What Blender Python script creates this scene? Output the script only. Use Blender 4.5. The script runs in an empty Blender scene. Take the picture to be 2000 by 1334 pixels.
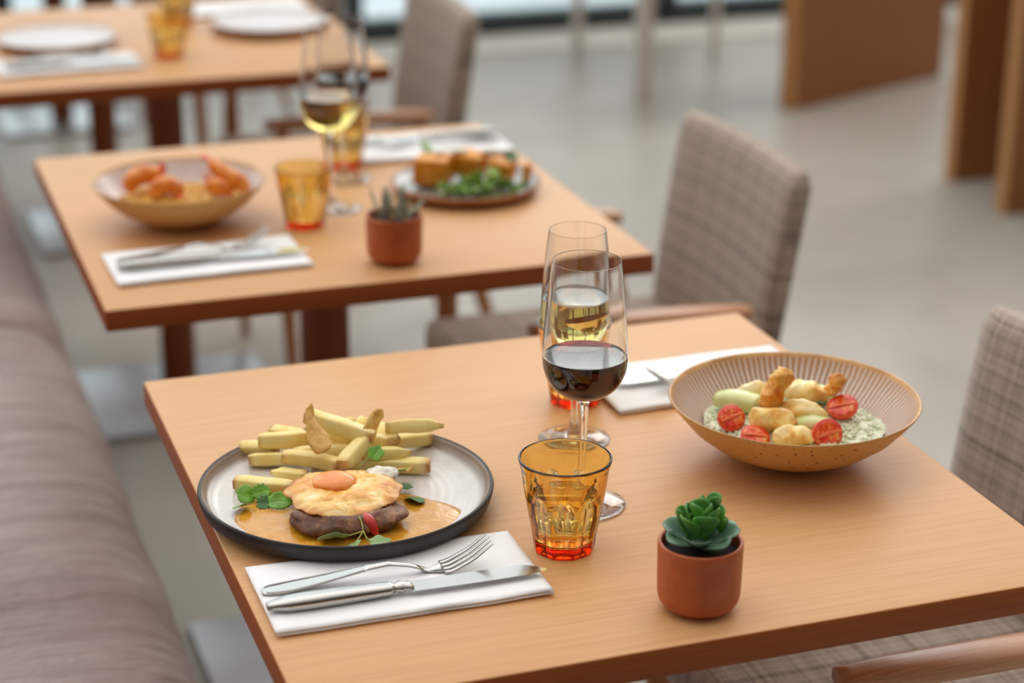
import bpy, math, random
from math import sin, cos, pi, radians, sqrt, atan2, exp
from mathutils import Vector, Matrix, noise as mnoise

C = bpy.context.scene.collection
SC = bpy.context.scene
TT = 0.72                     # height of the table tops

def nvec(q): return (mnoise.noise(q), mnoise.noise(q+Vector((31.4, 0, 7.7))), mnoise.noise(q+Vector((0, 53.1, 19.3))))

# ------------------------------------------------------------------ camera
cam_d = bpy.data.cameras.new('camera'); cam = bpy.data.objects.new('camera', cam_d); C.objects.link(cam)
YAW, PITCH, ROLL = 0.3368, 0.3571, 0.0056
fw = Vector((sin(YAW)*cos(PITCH), cos(YAW)*cos(PITCH), -sin(PITCH)))
r0 = Vector((cos(YAW), -sin(YAW), 0)); u0 = r0.cross(fw)
rr = r0*cos(ROLL)+u0*sin(ROLL); uu = u0*cos(ROLL)-r0*sin(ROLL)
M = Matrix((rr, uu, -fw)).transposed().to_4x4()
M.translation = Vector((-0.2811, -1.2767, 0.7778+TT))
cam.matrix_world = M
cam_d.sensor_width = 36; cam_d.lens = 3912.3/2000*36
cam_d.clip_start = .05; cam_d.clip_end = 200
cam_d.dof.use_dof = True; cam_d.dof.focus_distance = 1.75; cam_d.dof.aperture_fstop = 3.0
cam_d.dof.aperture_blades = 9
SC.camera = cam

# ------------------------------------------------------------------ colour management / world / light
SC.view_settings.view_transform = 'Standard'; SC.view_settings.look = 'None'
SC.view_settings.gamma = 1; SC.view_settings.use_curve_mapping = False
SC.view_settings.exposure = 0.0
try:
    SC.cycles.max_bounces = 14; SC.cycles.transmission_bounces = 14; SC.cycles.transparent_max_bounces = 12
    SC.cycles.diffuse_bounces = 4; SC.cycles.glossy_bounces = 6
    SC.cycles.sample_clamp_indirect = 6; SC.cycles.blur_glossy = 0.3
    SC.cycles.use_denoising = True
except Exception: pass

def build_world():
    w = bpy.data.worlds.new('world'); SC.world = w; w.use_nodes = True
    nt = w.node_tree; nt.nodes.clear()
    N = nt.nodes.new; L = nt.links.new
    out = N('ShaderNodeOutputWorld'); bg = N('ShaderNodeBackground'); L(bg.outputs[0], out.inputs[0])
    tc = N('ShaderNodeTexCoord'); sep = N('ShaderNodeSeparateXYZ'); L(tc.outputs['Generated'], sep.inputs[0])
    # brightness by compass direction (glazed side of the street is +y) and by height
    def m(op, a, b=None, c=None, clamp=False):
        n = N('ShaderNodeMath'); n.operation = op; n.use_clamp = clamp
        for i, v in enumerate((a, b, c)):
            if v is None: continue
            if isinstance(v, (int, float)): n.inputs[i].default_value = v
            else: L(v, n.inputs[i])
        return n.outputs[0]
    back = m('MULTIPLY_ADD', sep.outputs['Y'], .5, .5, True)
    back = m('POWER', back, 2.6)
    side = m('MULTIPLY_ADD', sep.outputs['X'], -.12, .85)
    up = m('POWER', m('MAXIMUM', sep.outputs['Z'], 0.0), 1.6)
    up = m('MULTIPLY', up, m('MULTIPLY_ADD', m('MULTIPLY_ADD', sep.outputs['Y'], .5, .5, True), 1.5, .18))
    s = m('ADD', m('MULTIPLY', m('MULTIPLY', back, side), WB), m('MULTIPLY', up, WU))
    s = m('ADD', s, WA)
    below = m('LESS_THAN', sep.outputs['Z'], 0.0)
    s = m('MULTIPLY', s, m('SUBTRACT', 1.0, m('MULTIPLY', below, .6)))
    mix = N('ShaderNodeMix'); mix.data_type = 'RGBA'
    L(back, mix.inputs[0]); mix.inputs[6].default_value = (1.0, .93, .87, 1); mix.inputs[7].default_value = (.90, .97, 1.0, 1)
    L(mix.outputs[2], bg.inputs[0]); L(s, bg.inputs[1])
WB, WU, WA = 1.95, 1.44, 0.045
build_world()

def area(name, loc, target, sx, sy, energy, col):
    d = bpy.data.lights.new(name, 'AREA'); d.shape = 'RECTANGLE'; d.size = sx; d.size_y = sy; d.energy = energy; d.color = col
    o = bpy.data.objects.new(name, d); C.objects.link(o); o.location = loc
    o.rotation_euler = (Vector(target)-Vector(loc)).to_track_quat('-Z', 'Y').to_euler(); return o
area('window_light', (3.6, 5.0, 2.9), (0.8, .8, .7), 3.0, 1.6, 62, (1, .97, .92))

# ------------------------------------------------------------------ materials
MATS = {}
def srgb(r, g, b):
    f = lambda c: (c/255)/12.92 if c/255 <= .04045 else (((c/255)+.055)/1.055)**2.4
    return (f(r), f(g), f(b), 1)
class NT:
    def __init__(s, name):
        s.m = bpy.data.materials.new(name); s.m.use_nodes = True; s.t = s.m.node_tree
        s.b = s.t.nodes['Principled BSDF']; s.out = s.t.nodes['Material Output']; MATS[name] = s.m
        s._tc = None
    def n(s, typ, **kw):
        x = s.t.nodes.new(typ)
        for k, v in kw.items(): setattr(x, k, v)
        return x
    def l(s, a, b): s.t.links.new(a, b)
    def set(s, **kw):
        names = dict(rough='Roughness', metal='Metallic', ior='IOR', trans='Transmission Weight', spec='Specular IOR Level', col='Base Color',
                     sss='Subsurface Weight', coat='Coat Weight', sheen='Sheen Weight', coatr='Coat Roughness', sssr='Subsurface Radius', ssss='Subsurface Scale')
        for k, v in kw.items():
            i = s.b.inputs[names[k]]
            if hasattr(v, 'default_value') or isinstance(v, bpy.types.NodeSocket): s.l(v, i)
            else: i.default_value = v
        return s
    def coord(s, scale=(1, 1, 1), rand=False, loc=(0, 0, 0)):
        tc = s.n('ShaderNodeTexCoord'); mp = s.n('ShaderNodeMapping'); mp.inputs['Scale'].default_value = scale; mp.inputs['Location'].default_value = loc
        if rand:
            oi = s.n('ShaderNodeObjectInfo'); ad = s.n('ShaderNodeVectorMath', operation='ADD'); ml = s.n('ShaderNodeMath', operation='MULTIPLY')
            s.l(oi.outputs['Random'], ml.inputs[0]); ml.inputs[1].default_value = 7.3
            s.l(tc.outputs['Object'], ad.inputs[0]); s.l(ml.outputs[0], ad.inputs[1]); s.l(ad.outputs[0], mp.inputs[0])
        else: s.l(tc.outputs['Object'], mp.inputs[0])
        return mp.outputs[0]
    def noise(s, co, scale=5, detail=4, rough=.5, dist=0):
        x = s.n('ShaderNodeTexNoise'); s.l(co, x.inputs['Vector']); x.inputs['Scale'].default_value = scale
        x.inputs['Detail'].default_value = detail; x.inputs['Roughness'].default_value = rough; x.inputs['Distortion'].default_value = dist
        return x.outputs['Fac']
    def ramp(s, fac, stops):
        x = s.n('ShaderNodeValToRGB'); s.l(fac, x.inputs[0]); e = x.color_ramp.elements
        while len(e) < len(stops): e.new(.5)
        for i, (p, c) in enumerate(stops): e[i].position = p; e[i].color = c if len(c) == 4 else (*c, 1)
        return x.outputs[0]
    def mix(s, f, a, b, mode='MIX'):
        x = s.n('ShaderNodeMix', data_type='RGBA', blend_type=mode)
        for i, v in ((0, f), (6, a), (7, b)):
            if isinstance(v, bpy.types.NodeSocket): s.l(v, x.inputs[i])
            else: x.inputs[i].default_value = v
        return x.outputs[2]
    def math(s, op, a, b=None, c=None, clamp=False):
        x = s.n('ShaderNodeMath', operation=op, use_clamp=clamp)
        for i, v in enumerate((a, b, c)):
            if v is None: continue
            if isinstance(v, bpy.types.NodeSocket): s.l(v, x.inputs[i])
            else: x.inputs[i].default_value = v
        return x.outputs[0]
    def bump(s, h, strength=.3, dist=.001):
        x = s.n('ShaderNodeBump'); s.l(h, x.inputs['Height']); x.inputs['Strength'].default_value = strength; x.inputs['Distance'].default_value = dist
        s.l(x.outputs[0], s.b.inputs['Normal'])
    def xyz(s, co):
        x = s.n('ShaderNodeSeparateXYZ'); s.l(co, x.inputs[0]); return x.outputs

def simple(name, col, rough=.5, var=.08, scale=40, bump=0, **kw):
    s = NT(name); co = s.coord(rand=True); f = s.noise(co, scale, 5)
    c2 = tuple(max(0, v*(1-var*2)) for v in col[:3])+(1,); c1 = tuple(min(1, v*(1+var)) for v in col[:3])+(1,)
    s.set(col=s.ramp(f, [(.3, c2), (.7, c1)]), rough=rough, **kw)
    if bump: s.bump(f, bump, .002)
    return s.m

def s_mid(a, b, t): return tuple(a[i]*(1-t)+b[i]*t for i in range(3))+(1,)
def wood(name, light, dark, axis=0, rough=.38):
    s = NT(name)
    sc = [210, 210, 210]; sc[axis] = 4.5
    co = s.coord(tuple(sc), rand=True)
    g = s.noise(co, 1.0, 4, .65, .6)
    sc2 = [420, 420, 420]; sc2[axis] = 11
    fine = s.noise(s.coord(tuple(sc2), rand=True), 1.0, 2, .5)
    sc3 = [9, 9, 9]; sc3[axis] = 1.6
    broad = s.noise(s.coord(tuple(sc3), rand=True), 1, 2, .5, .6)
    c = s.ramp(g, [(.30, s_mid(dark, light, .55)), (.58, light)])
    c = s.mix(s.math('MULTIPLY_ADD', fine, 1.6, -.72, True), c, dark, 'MIX')
    c = s.mix(s.math('MULTIPLY_ADD', broad, .35, -.05, True), c, light)
    s.set(col=c, rough=rough, spec=.32)
    s.bump(fine, .12, .0006)
    return s.m
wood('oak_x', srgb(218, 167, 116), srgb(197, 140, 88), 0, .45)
wood('oak_edge_shaded', srgb(156, 80, 26), srgb(126, 58, 14), 0, .55)  # same oak as the top, with the shade on the edges painted in
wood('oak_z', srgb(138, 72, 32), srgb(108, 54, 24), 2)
wood('chair_wood', srgb(214, 160, 124), srgb(160, 100, 66), 0, .30)
wood('chair_leg_wood', srgb(186, 128, 84), srgb(140, 88, 52), 2, .4)
wood('panel_edge_lit', srgb(206, 150, 96), srgb(186, 128, 74), 2, .45)  # panel wood lightened, painting in the light that catches the edges
wood('panel_wood', srgb(160, 104, 58), srgb(134, 82, 42), 2, .42)

def fabric(name, a, b):
    s = NT(name); tc = s.coord(rand=False); x = s.xyz(tc)
    wob = s.noise(s.coord((1, 1, 1), loc=(3, 1, 2)), 14, 2)
    tot = None
    for ax in (a, b):
        v = s.math('ADD', x[ax], s.math('MULTIPLY', wob, .006))
        for per, ph, th, wt in ((.0275, .0, .95, .50), (.0275, .006, .93, .34), (.0113, .002, .80, .34), (.061, .004, .93, .34)):
            cs = s.math('COSINE', s.math('MULTIPLY', s.math('ADD', v, ph), 2*pi/per))
            ln = s.math('MULTIPLY', s.math('SMOOTH_MIN', s.math('MAXIMUM', s.math('MULTIPLY_ADD', cs, 1/(1-th), -th/(1-th)), 0.0), 1.0, .2), wt)
            tot = ln if tot is None else s.math('ADD', tot, ln)
    w1 = s.math('SINE', s.math('MULTIPLY', x[a], 2*pi/.0026)); w2 = s.math('SINE', s.math('MULTIPLY', x[b], 2*pi/.0026))
    weave = s.math('MULTIPLY', w1, w2)
    hz = s.noise(s.coord((600, 600, 600)), 1, 2)
    tot = s.math('ADD', tot, s.math('MULTIPLY', weave, .16)); tot = s.math('ADD', tot, s.math('MULTIPLY_ADD', hz, .6, -.3))
    tot = s.math('MULTIPLY_ADD', tot, .80, .10, True)
    s.set(col=s.mix(tot, srgb(198, 178, 162), srgb(70, 58, 50)), rough=.95, spec=.15, sheen=.25)
    s.bump(weave, .35, .0008)
    return s.m
fabric('fabric_back', 1, 2); fabric('fabric_seat', 0, 1)

def mat_misc():
    s = NT('leather')
    co = s.coord((5, 26, 9)); f = s.noise(co, 1, 5, .6, .8); g = s.noise(s.coord((300, 300, 300)), 1, 3)
    broad = s.noise(s.coord((2.2, 2.2, 2.2)), 1, 3, .5, .5)
    c = s.mix(f, srgb(140, 114, 110), srgb(202, 182, 177)); c = s.mix(s.math('MULTIPLY_ADD', broad, 2.4, -.9, True), c, srgb(126, 98, 98))
    s.set(col=c, rough=s.math('MULTIPLY_ADD', f, .2, .34), spec=.5, sheen=.15)
    h = s.math('ADD', s.math('MULTIPLY', f, 1.0), s.math('MULTIPLY', g, .04)); s.bump(h, .9, .02)
    s = NT('leather_dark'); s.set(col=srgb(60, 50, 52), rough=.6); n = s.noise(s.coord(), 60, 3); s.bump(n, .2, .002)
    # concrete floor
    s = NT('concrete')
    a = s.noise(s.coord((1, 1, 1)), 1.3, 6, .6, .5); b = s.noise(s.coord((1, 1, 1), loc=(4, 4, 0)), 7, 6, .65); c3 = s.noise(s.coord((1, 1, 1)), 90, 3)
    c = s.ramp(a, [(.30, srgb(162, 155, 145)), (.5, srgb(184, 177, 167)), (.72, srgb(200, 194, 185))])
    c = s.mix(s.math('MULTIPLY_ADD', b, .9, -.25, True), c, srgb(166, 160, 150)); gr = s.noise(s.coord((1, 1, 1), loc=(9, 2, 0)), .7, 2); c = s.mix(s.math('MULTIPLY_ADD', gr, 2.4, -1.05, True), c, srgb(160, 168, 156)); c = s.mix(s.math('MULTIPLY', c3, .15), c, srgb(130, 125, 118))  # broad green tint paints in the window glass reflected by the floor
    s.set(col=c, rough=s.math('MULTIPLY_ADD', b, .25, .30), spec=.5)
    s = NT('steel_plate'); f = s.noise(s.coord((30, 500, 30)), 1, 3); s.set(col=srgb(186, 188, 190), metal=.85, rough=s.math('MULTIPLY_ADD', f, .15, .28)); s.bump(f, .1, .0005)
    s = NT('pale_stone'); f = s.noise(s.coord(), 20, 5); s.set(col=s.ramp(f, [(.3, srgb(214, 215, 206)), (.7, srgb(228, 228, 220))]), rough=.6)
    s = NT('terrace'); f = s.noise(s.coord(), 3, 5); s.set(col=s.ramp(f, [(.3, srgb(206, 219, 228)), (.7, srgb(220, 230, 238))]), rough=.7)
    s = NT('frame_dark'); f = s.noise(s.coord(), 30, 3); s.set(col=s.ramp(f, [(.3, srgb(28, 36, 38)), (.7, srgb(38, 48, 50))]), rough=.4, spec=.5)
    s = NT('bead'); f = s.noise(s.coord(), 30, 3); s.set(col=s.ramp(f, [(.3, srgb(66, 88, 92)), (.7, srgb(84, 106, 110))]), rough=.35, spec=.5)
    s = NT('white_paint'); f = s.noise(s.coord(), 30, 3); s.set(col=s.ramp(f, [(.3, srgb(232, 228, 224)), (.7, srgb(240, 236, 232))]), rough=.45)
    s = NT('wall_paint'); f = s.noise(s.coord(), 6, 3); s.set(col=s.ramp(f, [(.3, srgb(190, 186, 180)), (.7, srgb(202, 198, 192))]), rough=.8)
    # window glass: thin, mostly clear
    s = NT('window_glass'); n = s.noise(s.coord(), 2, 2)
    tr = s.n('ShaderNodeBsdfTransparent'); tr.inputs[0].default_value = (.97, 1.0, 1.0, 1); gl = s.n('ShaderNodeBsdfGlossy'); gl.inputs['Roughness'].default_value = .02
    s.l(s.ramp(n, [(.3, (.96, .96, .96, 1)), (.7, (1, 1, 1, 1))]), gl.inputs[0])
    mx = s.n('ShaderNodeMixShader'); fr = s.n('ShaderNodeFresnel'); s.l(fr.outputs[0], mx.inputs[0]); s.l(tr.outputs[0], mx.inputs[1]); s.l(gl.outputs[0], mx.inputs[2]); s.l(mx.outputs[0], s.out.inputs[0])
    # napkin
    s = NT('napkin'); f = s.noise(s.coord((700, 700, 200)), 1, 3); f2 = s.noise(s.coord(), 30, 3)
    s.set(col=s.ramp(f2, [(.3, srgb(246, 246, 247)), (.7, srgb(251, 251, 252))]), rough=.9, spec=.2, sheen=.1); s.bump(s.math('ADD', s.math('MULTIPLY', f, .1), f2), .25, .002)
    # cutlery
    s = NT('cutlery'); f = s.noise(s.coord(), 60, 3); s.set(col=srgb(182, 179, 175), metal=1.0, rough=s.math('MULTIPLY_ADD', f, .10, .13))
    # glass
    s = NT('clear_glass'); f = s.noise(s.coord(), 3, 2); s.set(col=s.ramp(f, [(0, (.99, .995, .99, 1)), (1, (1, 1, 1, 1))]), rough=0.0, trans=1.0, ior=1.46)
    def absorb(name, col, dens, ior, rough=0.0):
        s = NT(name); f = s.noise(s.coord(), 3, 2); s.set(col=s.ramp(f, [(0, (.98, .98, .98, 1)), (1, (1, 1, 1, 1))]), rough=rough, trans=1.0, ior=ior)
        v = s.n('ShaderNodeVolumeAbsorption'); v.inputs['Color'].default_value = col; v.inputs['Density'].default_value = dens
        s.l(v.outputs[0], s.out.inputs['Volume'])
    absorb('amber_glass', (.968, .765, 0.0, 1), 420, 1.5)
    absorb('white_wine', (.980, .83, 0.0, 1), 24, 1.33)
    absorb('red_wine', (.88, 0.0, .12, 1), 700, 1.33)
    absorb('water', (.9, .97, 1.0, 1), 1, 1.33)
    # stoneware
    s = NT('stoneware_black'); f = s.noise(s.coord(), 25, 6, .7); s.set(col=s.ramp(f, [(.35, srgb(36, 32, 30)), (.62, srgb(56, 51, 48)), (.8, srgb(78, 70, 64))]), rough=.52, spec=.45); s.bump(f, .2, .001)
    s = NT('glaze_white'); co = s.coord(); x = s.xyz(co)
    r = s.math('SQRT', s.math('ADD', s.math('MULTIPLY', x[0], x[0]), s.math('MULTIPLY', x[1], x[1])))
    f = s.noise(s.coord(), 18, 5); sp = s.noise(s.coord(), 260, 2)
    rg = s.math('SINE', s.math('ADD', s.math('MULTIPLY', r, 2*pi/.0085), s.math('MULTIPLY', f, 2.0)))
    c = s.ramp(f, [(.3, srgb(196, 188, 180)), (.65, srgb(222, 216, 211))]); c = s.mix(s.math('GREATER_THAN', sp, .74), c, srgb(120, 100, 80))
    edge = s.math('MULTIPLY_ADD', r, 1/.006, -.119/.006, True); c = s.mix(s.math('MULTIPLY', edge, .8), c, srgb(128, 104, 82))
    s.set(col=c, rough=.24, spec=.5); s.bump(rg, .14, .0007)
    s = NT('stoneware_tan'); f = s.noise(s.coord(), 12, 5); sp = s.noise(s.coord(), 260, 2, .4)
    c = s.ramp(f, [(.3, srgb(212, 164, 98)), (.7, srgb(222, 178, 112))]); c = s.mix(s.math('GREATER_THAN', sp, .69), c, srgb(120, 78, 40))
    s.set(col=c, rough=.42, spec=.4)
    s = NT('rim_ochre'); f = s.noise(s.coord(), 40, 4); s.set(col=s.ramp(f, [(.3, srgb(176, 122, 58)), (.7, srgb(212, 160, 92))]), rough=.35)
    s = NT('glaze_striped'); co = s.coord(); x = s.xyz(co); ang = s.math('ARCTAN2', x[1], x[0])
    r = s.math('SQRT', s.math('ADD', s.math('MULTIPLY', x[0], x[0]), s.math('MULTIPLY', x[1], x[1])))
    nz = s.noise(s.coord(), 26, 3); st = s.math('SINE', s.math('ADD', s.math('MULTIPLY', ang, 118), s.math('MULTIPLY', nz, 6)))
    c = s.mix(s.math('MULTIPLY_ADD', st, 1.0, .5, True), srgb(216, 198, 187), srgb(160, 114, 78))
    inn = s.math('MULTIPLY_ADD', r, 1/.05, -.035/.05, True); c = s.mix(inn, srgb(202, 182, 170), c)
    ed = s.math('MULTIPLY_ADD', r, 1/.010, -.104/.010, True); c = s.mix(s.math('MULTIPLY', ed, s.math('MULTIPLY_ADD', st, .25, .6)), c, srgb(176, 118, 54))
    s.set(col=c, rough=.25, spec=.5); s.bump(st, .25, .0006)
    s = NT('glaze_pink'); f = s.noise(s.coord(), 14, 4); s.set(col=s.ramp(f, [(.3, srgb(186, 160, 148)), (.7, srgb(214, 198, 192))]), rough=.25, spec=.55)
    s = NT('stoneware_brown'); f = s.noise(s.coord(), 25, 4); s.set(col=s.ramp(f, [(.3, srgb(150, 96, 60)), (.7, srgb(182, 128, 90))]), rough=.5)
    s = NT('glaze_grey'); f = s.noise(s.coord(), 25, 4); s.set(col=s.ramp(f, [(.3, srgb(138, 132, 126)), (.7, srgb(166, 162, 158))]), rough=.22)
    s = NT('glaze_cream'); f = s.noise(s.coord(), 25, 4); s.set(col=s.ramp(f, [(.3, srgb(212, 206, 204)), (.7, srgb(226, 220, 218))]), rough=.35)
    s = NT('terracotta'); f = s.noise(s.coord(), 60, 5); s.set(col=s.ramp(f, [(.3, srgb(172, 84, 40)), (.7, srgb(188, 98, 52))]), rough=.42, spec=.4); s.bump(f, .08, .0008)
    s = NT('soil'); f = s.noise(s.coord(), 300, 4); s.set(col=s.ramp(f, [(.3, srgb(28, 20, 18)), (.7, srgb(64, 48, 42))]), rough=.95); s.bump(f, .8, .003)
    s = NT('succulent'); f = s.noise(s.coord(), 70, 3); s.set(col=s.ramp(f, [(.3, srgb(46, 100, 40)), (.7, srgb(98, 158, 60))]), rough=.38, spec=.45, sss=.12, sssr=(.004, .008, .002), ssss=1.0)
    s = NT('succulent_blue'); f = s.noise(s.coord(), 70, 3); s.set(col=s.ramp(f, [(.3, srgb(70, 104, 84)), (.7, srgb(108, 142, 112))]), rough=.4, spec=.4)
    s = NT('grey_leaf'); f = s.noise(s.coord(), 60, 3); s.set(col=s.ramp(f, [(.3, srgb(104, 112, 96)), (.62, srgb(168, 168, 146)), (.8, srgb(196, 150, 140))]), rough=.5)
    # foods
    s = NT('fry'); co = s.coord(rand=True); f = s.noise(co, 60, 5, .6); x = s.n('ShaderNodeAttribute', attribute_name='tip')
    c = s.ramp(f, [(.25, srgb(240, 206, 112)), (.5, srgb(250, 228, 146)), (.75, srgb(255, 240, 176))])
    t = s.math('MULTIPLY', x.outputs['Fac'], s.math('MULTIPLY_ADD', f, 3.0, -.95, True)); c = s.mix(t, c, srgb(176, 98, 34))
    s.set(col=c, rough=.42, spec=.4, sss=.05, sssr=(.004, .002, .0008), ssss=1.0); s.bump(s.noise(s.coord(rand=True), 220, 3), .3, .0012)
    s = NT('crisp'); f = s.noise(s.coord(rand=True), 90, 5, .7); s.set(col=s.ramp(f, [(.3, srgb(176, 112, 42)), (.5, srgb(226, 176, 88)), (.7, srgb(238, 204, 120))]), rough=.4); s.bump(f, .4, .002)
    s = NT('egg_white'); f = s.noise(s.coord(), 42, 6, .68, .8); x = s.n('ShaderNodeAttribute', attribute_name='tip')
    c = s.ramp(f, [(.30, srgb(252, 236, 196)), (.43, srgb(248, 206, 120)), (.56, srgb(236, 166, 66)), (.72, srgb(206, 118, 36))])
    c = s.mix(s.math('MULTIPLY', x.outputs['Fac'], .9), c, srgb(184, 88, 20))
    s.set(col=c, rough=.3, spec=.5, sss=.1, sssr=(.004, .002, .001), ssss=1.0); s.bump(f, .7, .003)
    s = NT('yolk'); f = s.noise(s.coord(), 70, 4); s.set(col=s.ramp(f, [(.3, srgb(238, 128, 40)), (.65, srgb(250, 166, 88))]), rough=.28, spec=.5, sss=.2, sssr=(.005, .002, .0006), ssss=1.0); s.bump(f, .2, .0015)
    s = NT('steak'); f = s.noise(s.coord(), 60, 6, .7); s.set(col=s.ramp(f, [(.3, srgb(66, 34, 18)), (.52, srgb(112, 66, 40)), (.72, srgb(186, 136, 86))]), rough=.42, spec=.35); s.bump(f, .8, .003)
    s = NT('gravy'); f = s.noise(s.coord((1, 1, 1)), 55, 5, .7, .6); s.set(col=s.ramp(f, [(.35, srgb(198, 132, 28)), (.58, srgb(216, 152, 44)), (.76, srgb(238, 192, 104))]), rough=.16, spec=.55, sss=.08, sssr=(.004, .002, .001), ssss=1.0); s.bump(f, .35, .0018)
    simple('herb', srgb(118, 176, 48), .45, .18, 90, .3); simple('herb_pale', srgb(150, 180, 120), .5, .12, 90, .3); simple('herb_dark', srgb(62, 112, 40), .45, .2, 90, .3)
    simple('herb_stem', srgb(170, 170, 90), .5, .1)
    simple('pepper', srgb(206, 44, 22), .25, .15, 60); simple('eggwhite', srgb(240, 234, 220), .35, .05)
    s = NT('tomato_skin'); f = s.noise(s.coord(), 30, 3); s.set(col=s.ramp(f, [(.3, srgb(218, 54, 14)), (.7, srgb(240, 84, 34))]), rough=.15, spec=.6, sss=.1, sssr=(.004, .001, .0005), ssss=1.0)
    s = NT('tomato_flesh'); f = s.noise(s.coord(), 160, 3); f2 = s.noise(s.coord(), 60, 2)
    c = s.ramp(f, [(.35, srgb(214, 44, 10)), (.55, srgb(240, 84, 32)), (.74, srgb(250, 184, 96))]); s.set(col=c, rough=.18, spec=.6); s.bump(f, .5, .002)
    simple('tomato_core', srgb(244, 118, 66), .25, .08, 60)
    s = NT('batter'); f = s.noise(s.coord(rand=True), 55, 5, .62, .4); g = s.noise(s.coord(rand=True), 18, 2)
    t = s.math('ADD', s.math('MULTIPLY', f, .6), s.math('MULTIPLY', g, .4))
    s.set(col=s.ramp(t, [(.36, srgb(254, 240, 190)), (.50, srgb(250, 218, 134)), (.60, srgb(236, 172, 70)), (.72, srgb(204, 118, 34))]), rough=.36, spec=.45, sss=.12, sssr=(.004, .002, .001), ssss=1.0); s.bump(f, .5, .003)
    s = NT('batter_brown'); f = s.noise(s.coord(rand=True), 55, 5, .62, .4)
    s.set(col=s.ramp(f, [(.3, srgb(250, 214, 132)), (.5, srgb(238, 168, 66)), (.70, srgb(206, 116, 34))]), rough=.38, spec=.45); s.bump(f, .6, .003)
    s = NT('melon'); f = s.noise(s.coord(), 30, 3); s.set(col=s.ramp(f, [(.3, srgb(196, 206, 120)), (.7, srgb(228, 232, 170))]), rough=.25, spec=.5, sss=.25, sssr=(.006, .006, .003), ssss=1.0)
    s = NT('herb_rice'); f = s.noise(s.coord(), 170, 4, .6); g = s.noise(s.coord(loc=(3, 3, 3)), 50, 4, .7)
    c = s.ramp(f, [(.3, srgb(190, 204, 146)), (.6, srgb(238, 238, 214))]); c = s.mix(s.math('MULTIPLY_ADD', g, 5, -2.9, True), c, srgb(86, 132, 40))
    s.set(col=c, rough=.4); s.bump(f, .9, .004)
    s = NT('saffron_rice'); f = s.noise(s.coord(), 160, 4, .6); s.set(col=s.ramp(f, [(.3, srgb(206, 140, 30)), (.5, srgb(236, 180, 62)), (.72, srgb(250, 216, 120))]), rough=.35); s.bump(f, .9, .004)
    s = NT('shrimp'); f = s.noise(s.coord(rand=True), 60, 4); s.set(col=s.ramp(f, [(.3, srgb(206, 96, 10)), (.55, srgb(240, 138, 28)), (.75, srgb(250, 176, 90))]), rough=.28, spec=.5)
    simple('shrimp_tail', srgb(238, 100, 40), .3, .15, 60)
    s = NT('toast'); f = s.noise(s.coord(rand=True), 40, 5, .6); s.set(col=s.ramp(f, [(.3, srgb(214, 128, 18)), (.55, srgb(236, 156, 40)), (.75, srgb(244, 182, 74))]), rough=.5); s.bump(f, .4, .002)
    s = NT('salad'); x = s.n('ShaderNodeAttribute', attribute_name='tip'); f = s.noise(s.coord(), 50, 3)
    s.set(col=s.mix(x.outputs['Fac'], srgb(58, 118, 26), srgb(168, 196, 84)), rough=.4); s.bump(f, .3, .003)
    simple('shaving', srgb(226, 214, 186), .4, .06)
mat_misc()
MT = MATS

# ------------------------------------------------------------------ mesh helpers
def obj(name, verts, faces, mat, parent=None, loc=None, rot=None, smooth=True, mats=None, fm=None, attr=None, subsurf=0, autosharp=None):
    me = bpy.data.meshes.new(name); me.from_pydata([tuple(v) for v in verts], [], faces)
    for m in (mats or [mat]): me.materials.append(MT[m])
    if fm: me.polygons.foreach_set('material_index', fm)
    me.polygons.foreach_set('use_smooth', [smooth]*len(me.polygons))
    if attr is not None:
        a = me.attributes.new('tip', 'FLOAT', 'POINT'); a.data.foreach_set('value', attr)
    me.update(); me.validate()
    o = bpy.data.objects.new(name, me); C.objects.link(o)
    if parent: o.parent = parent
    if loc is not None: o.location = loc
    if rot is not None: o.rotation_euler = rot
    if autosharp is not None and smooth:
        me.set_sharp_from_angle(angle=radians(autosharp))
    if subsurf:
        md = o.modifiers.new('s', 'SUBSURF'); md.levels = subsurf; md.render_levels = subsurf
    return o
def tag(o, label, cat, group=None, kind=None):
    if label: o['label'] = label
    if cat: o['category'] = cat
    if group: o['group'] = group
    if kind: o['kind'] = kind
    return o
def thing(name, label, cat, loc=(0, 0, 0), rotz=0, group=None):
    o = bpy.data.objects.new(name, None); C.objects.link(o); o.location = loc; o.rotation_euler = (0, 0, rotz); o.empty_display_size = .05
    return tag(o, label, cat, group)
def dup(root, loc, rotz=0, label=None, group=None):
    r = root.copy(); C.objects.link(r); r.location = loc; r.rotation_euler = (0, 0, rotz)
    if label: r['label'] = label
    if group: r['group'] = group
    for ch in list(root.children):
        c = ch.copy(); C.objects.link(c); c.parent = r
        for g in ch.children:
            d = g.copy(); C.objects.link(d); d.parent = c
    return r

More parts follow.
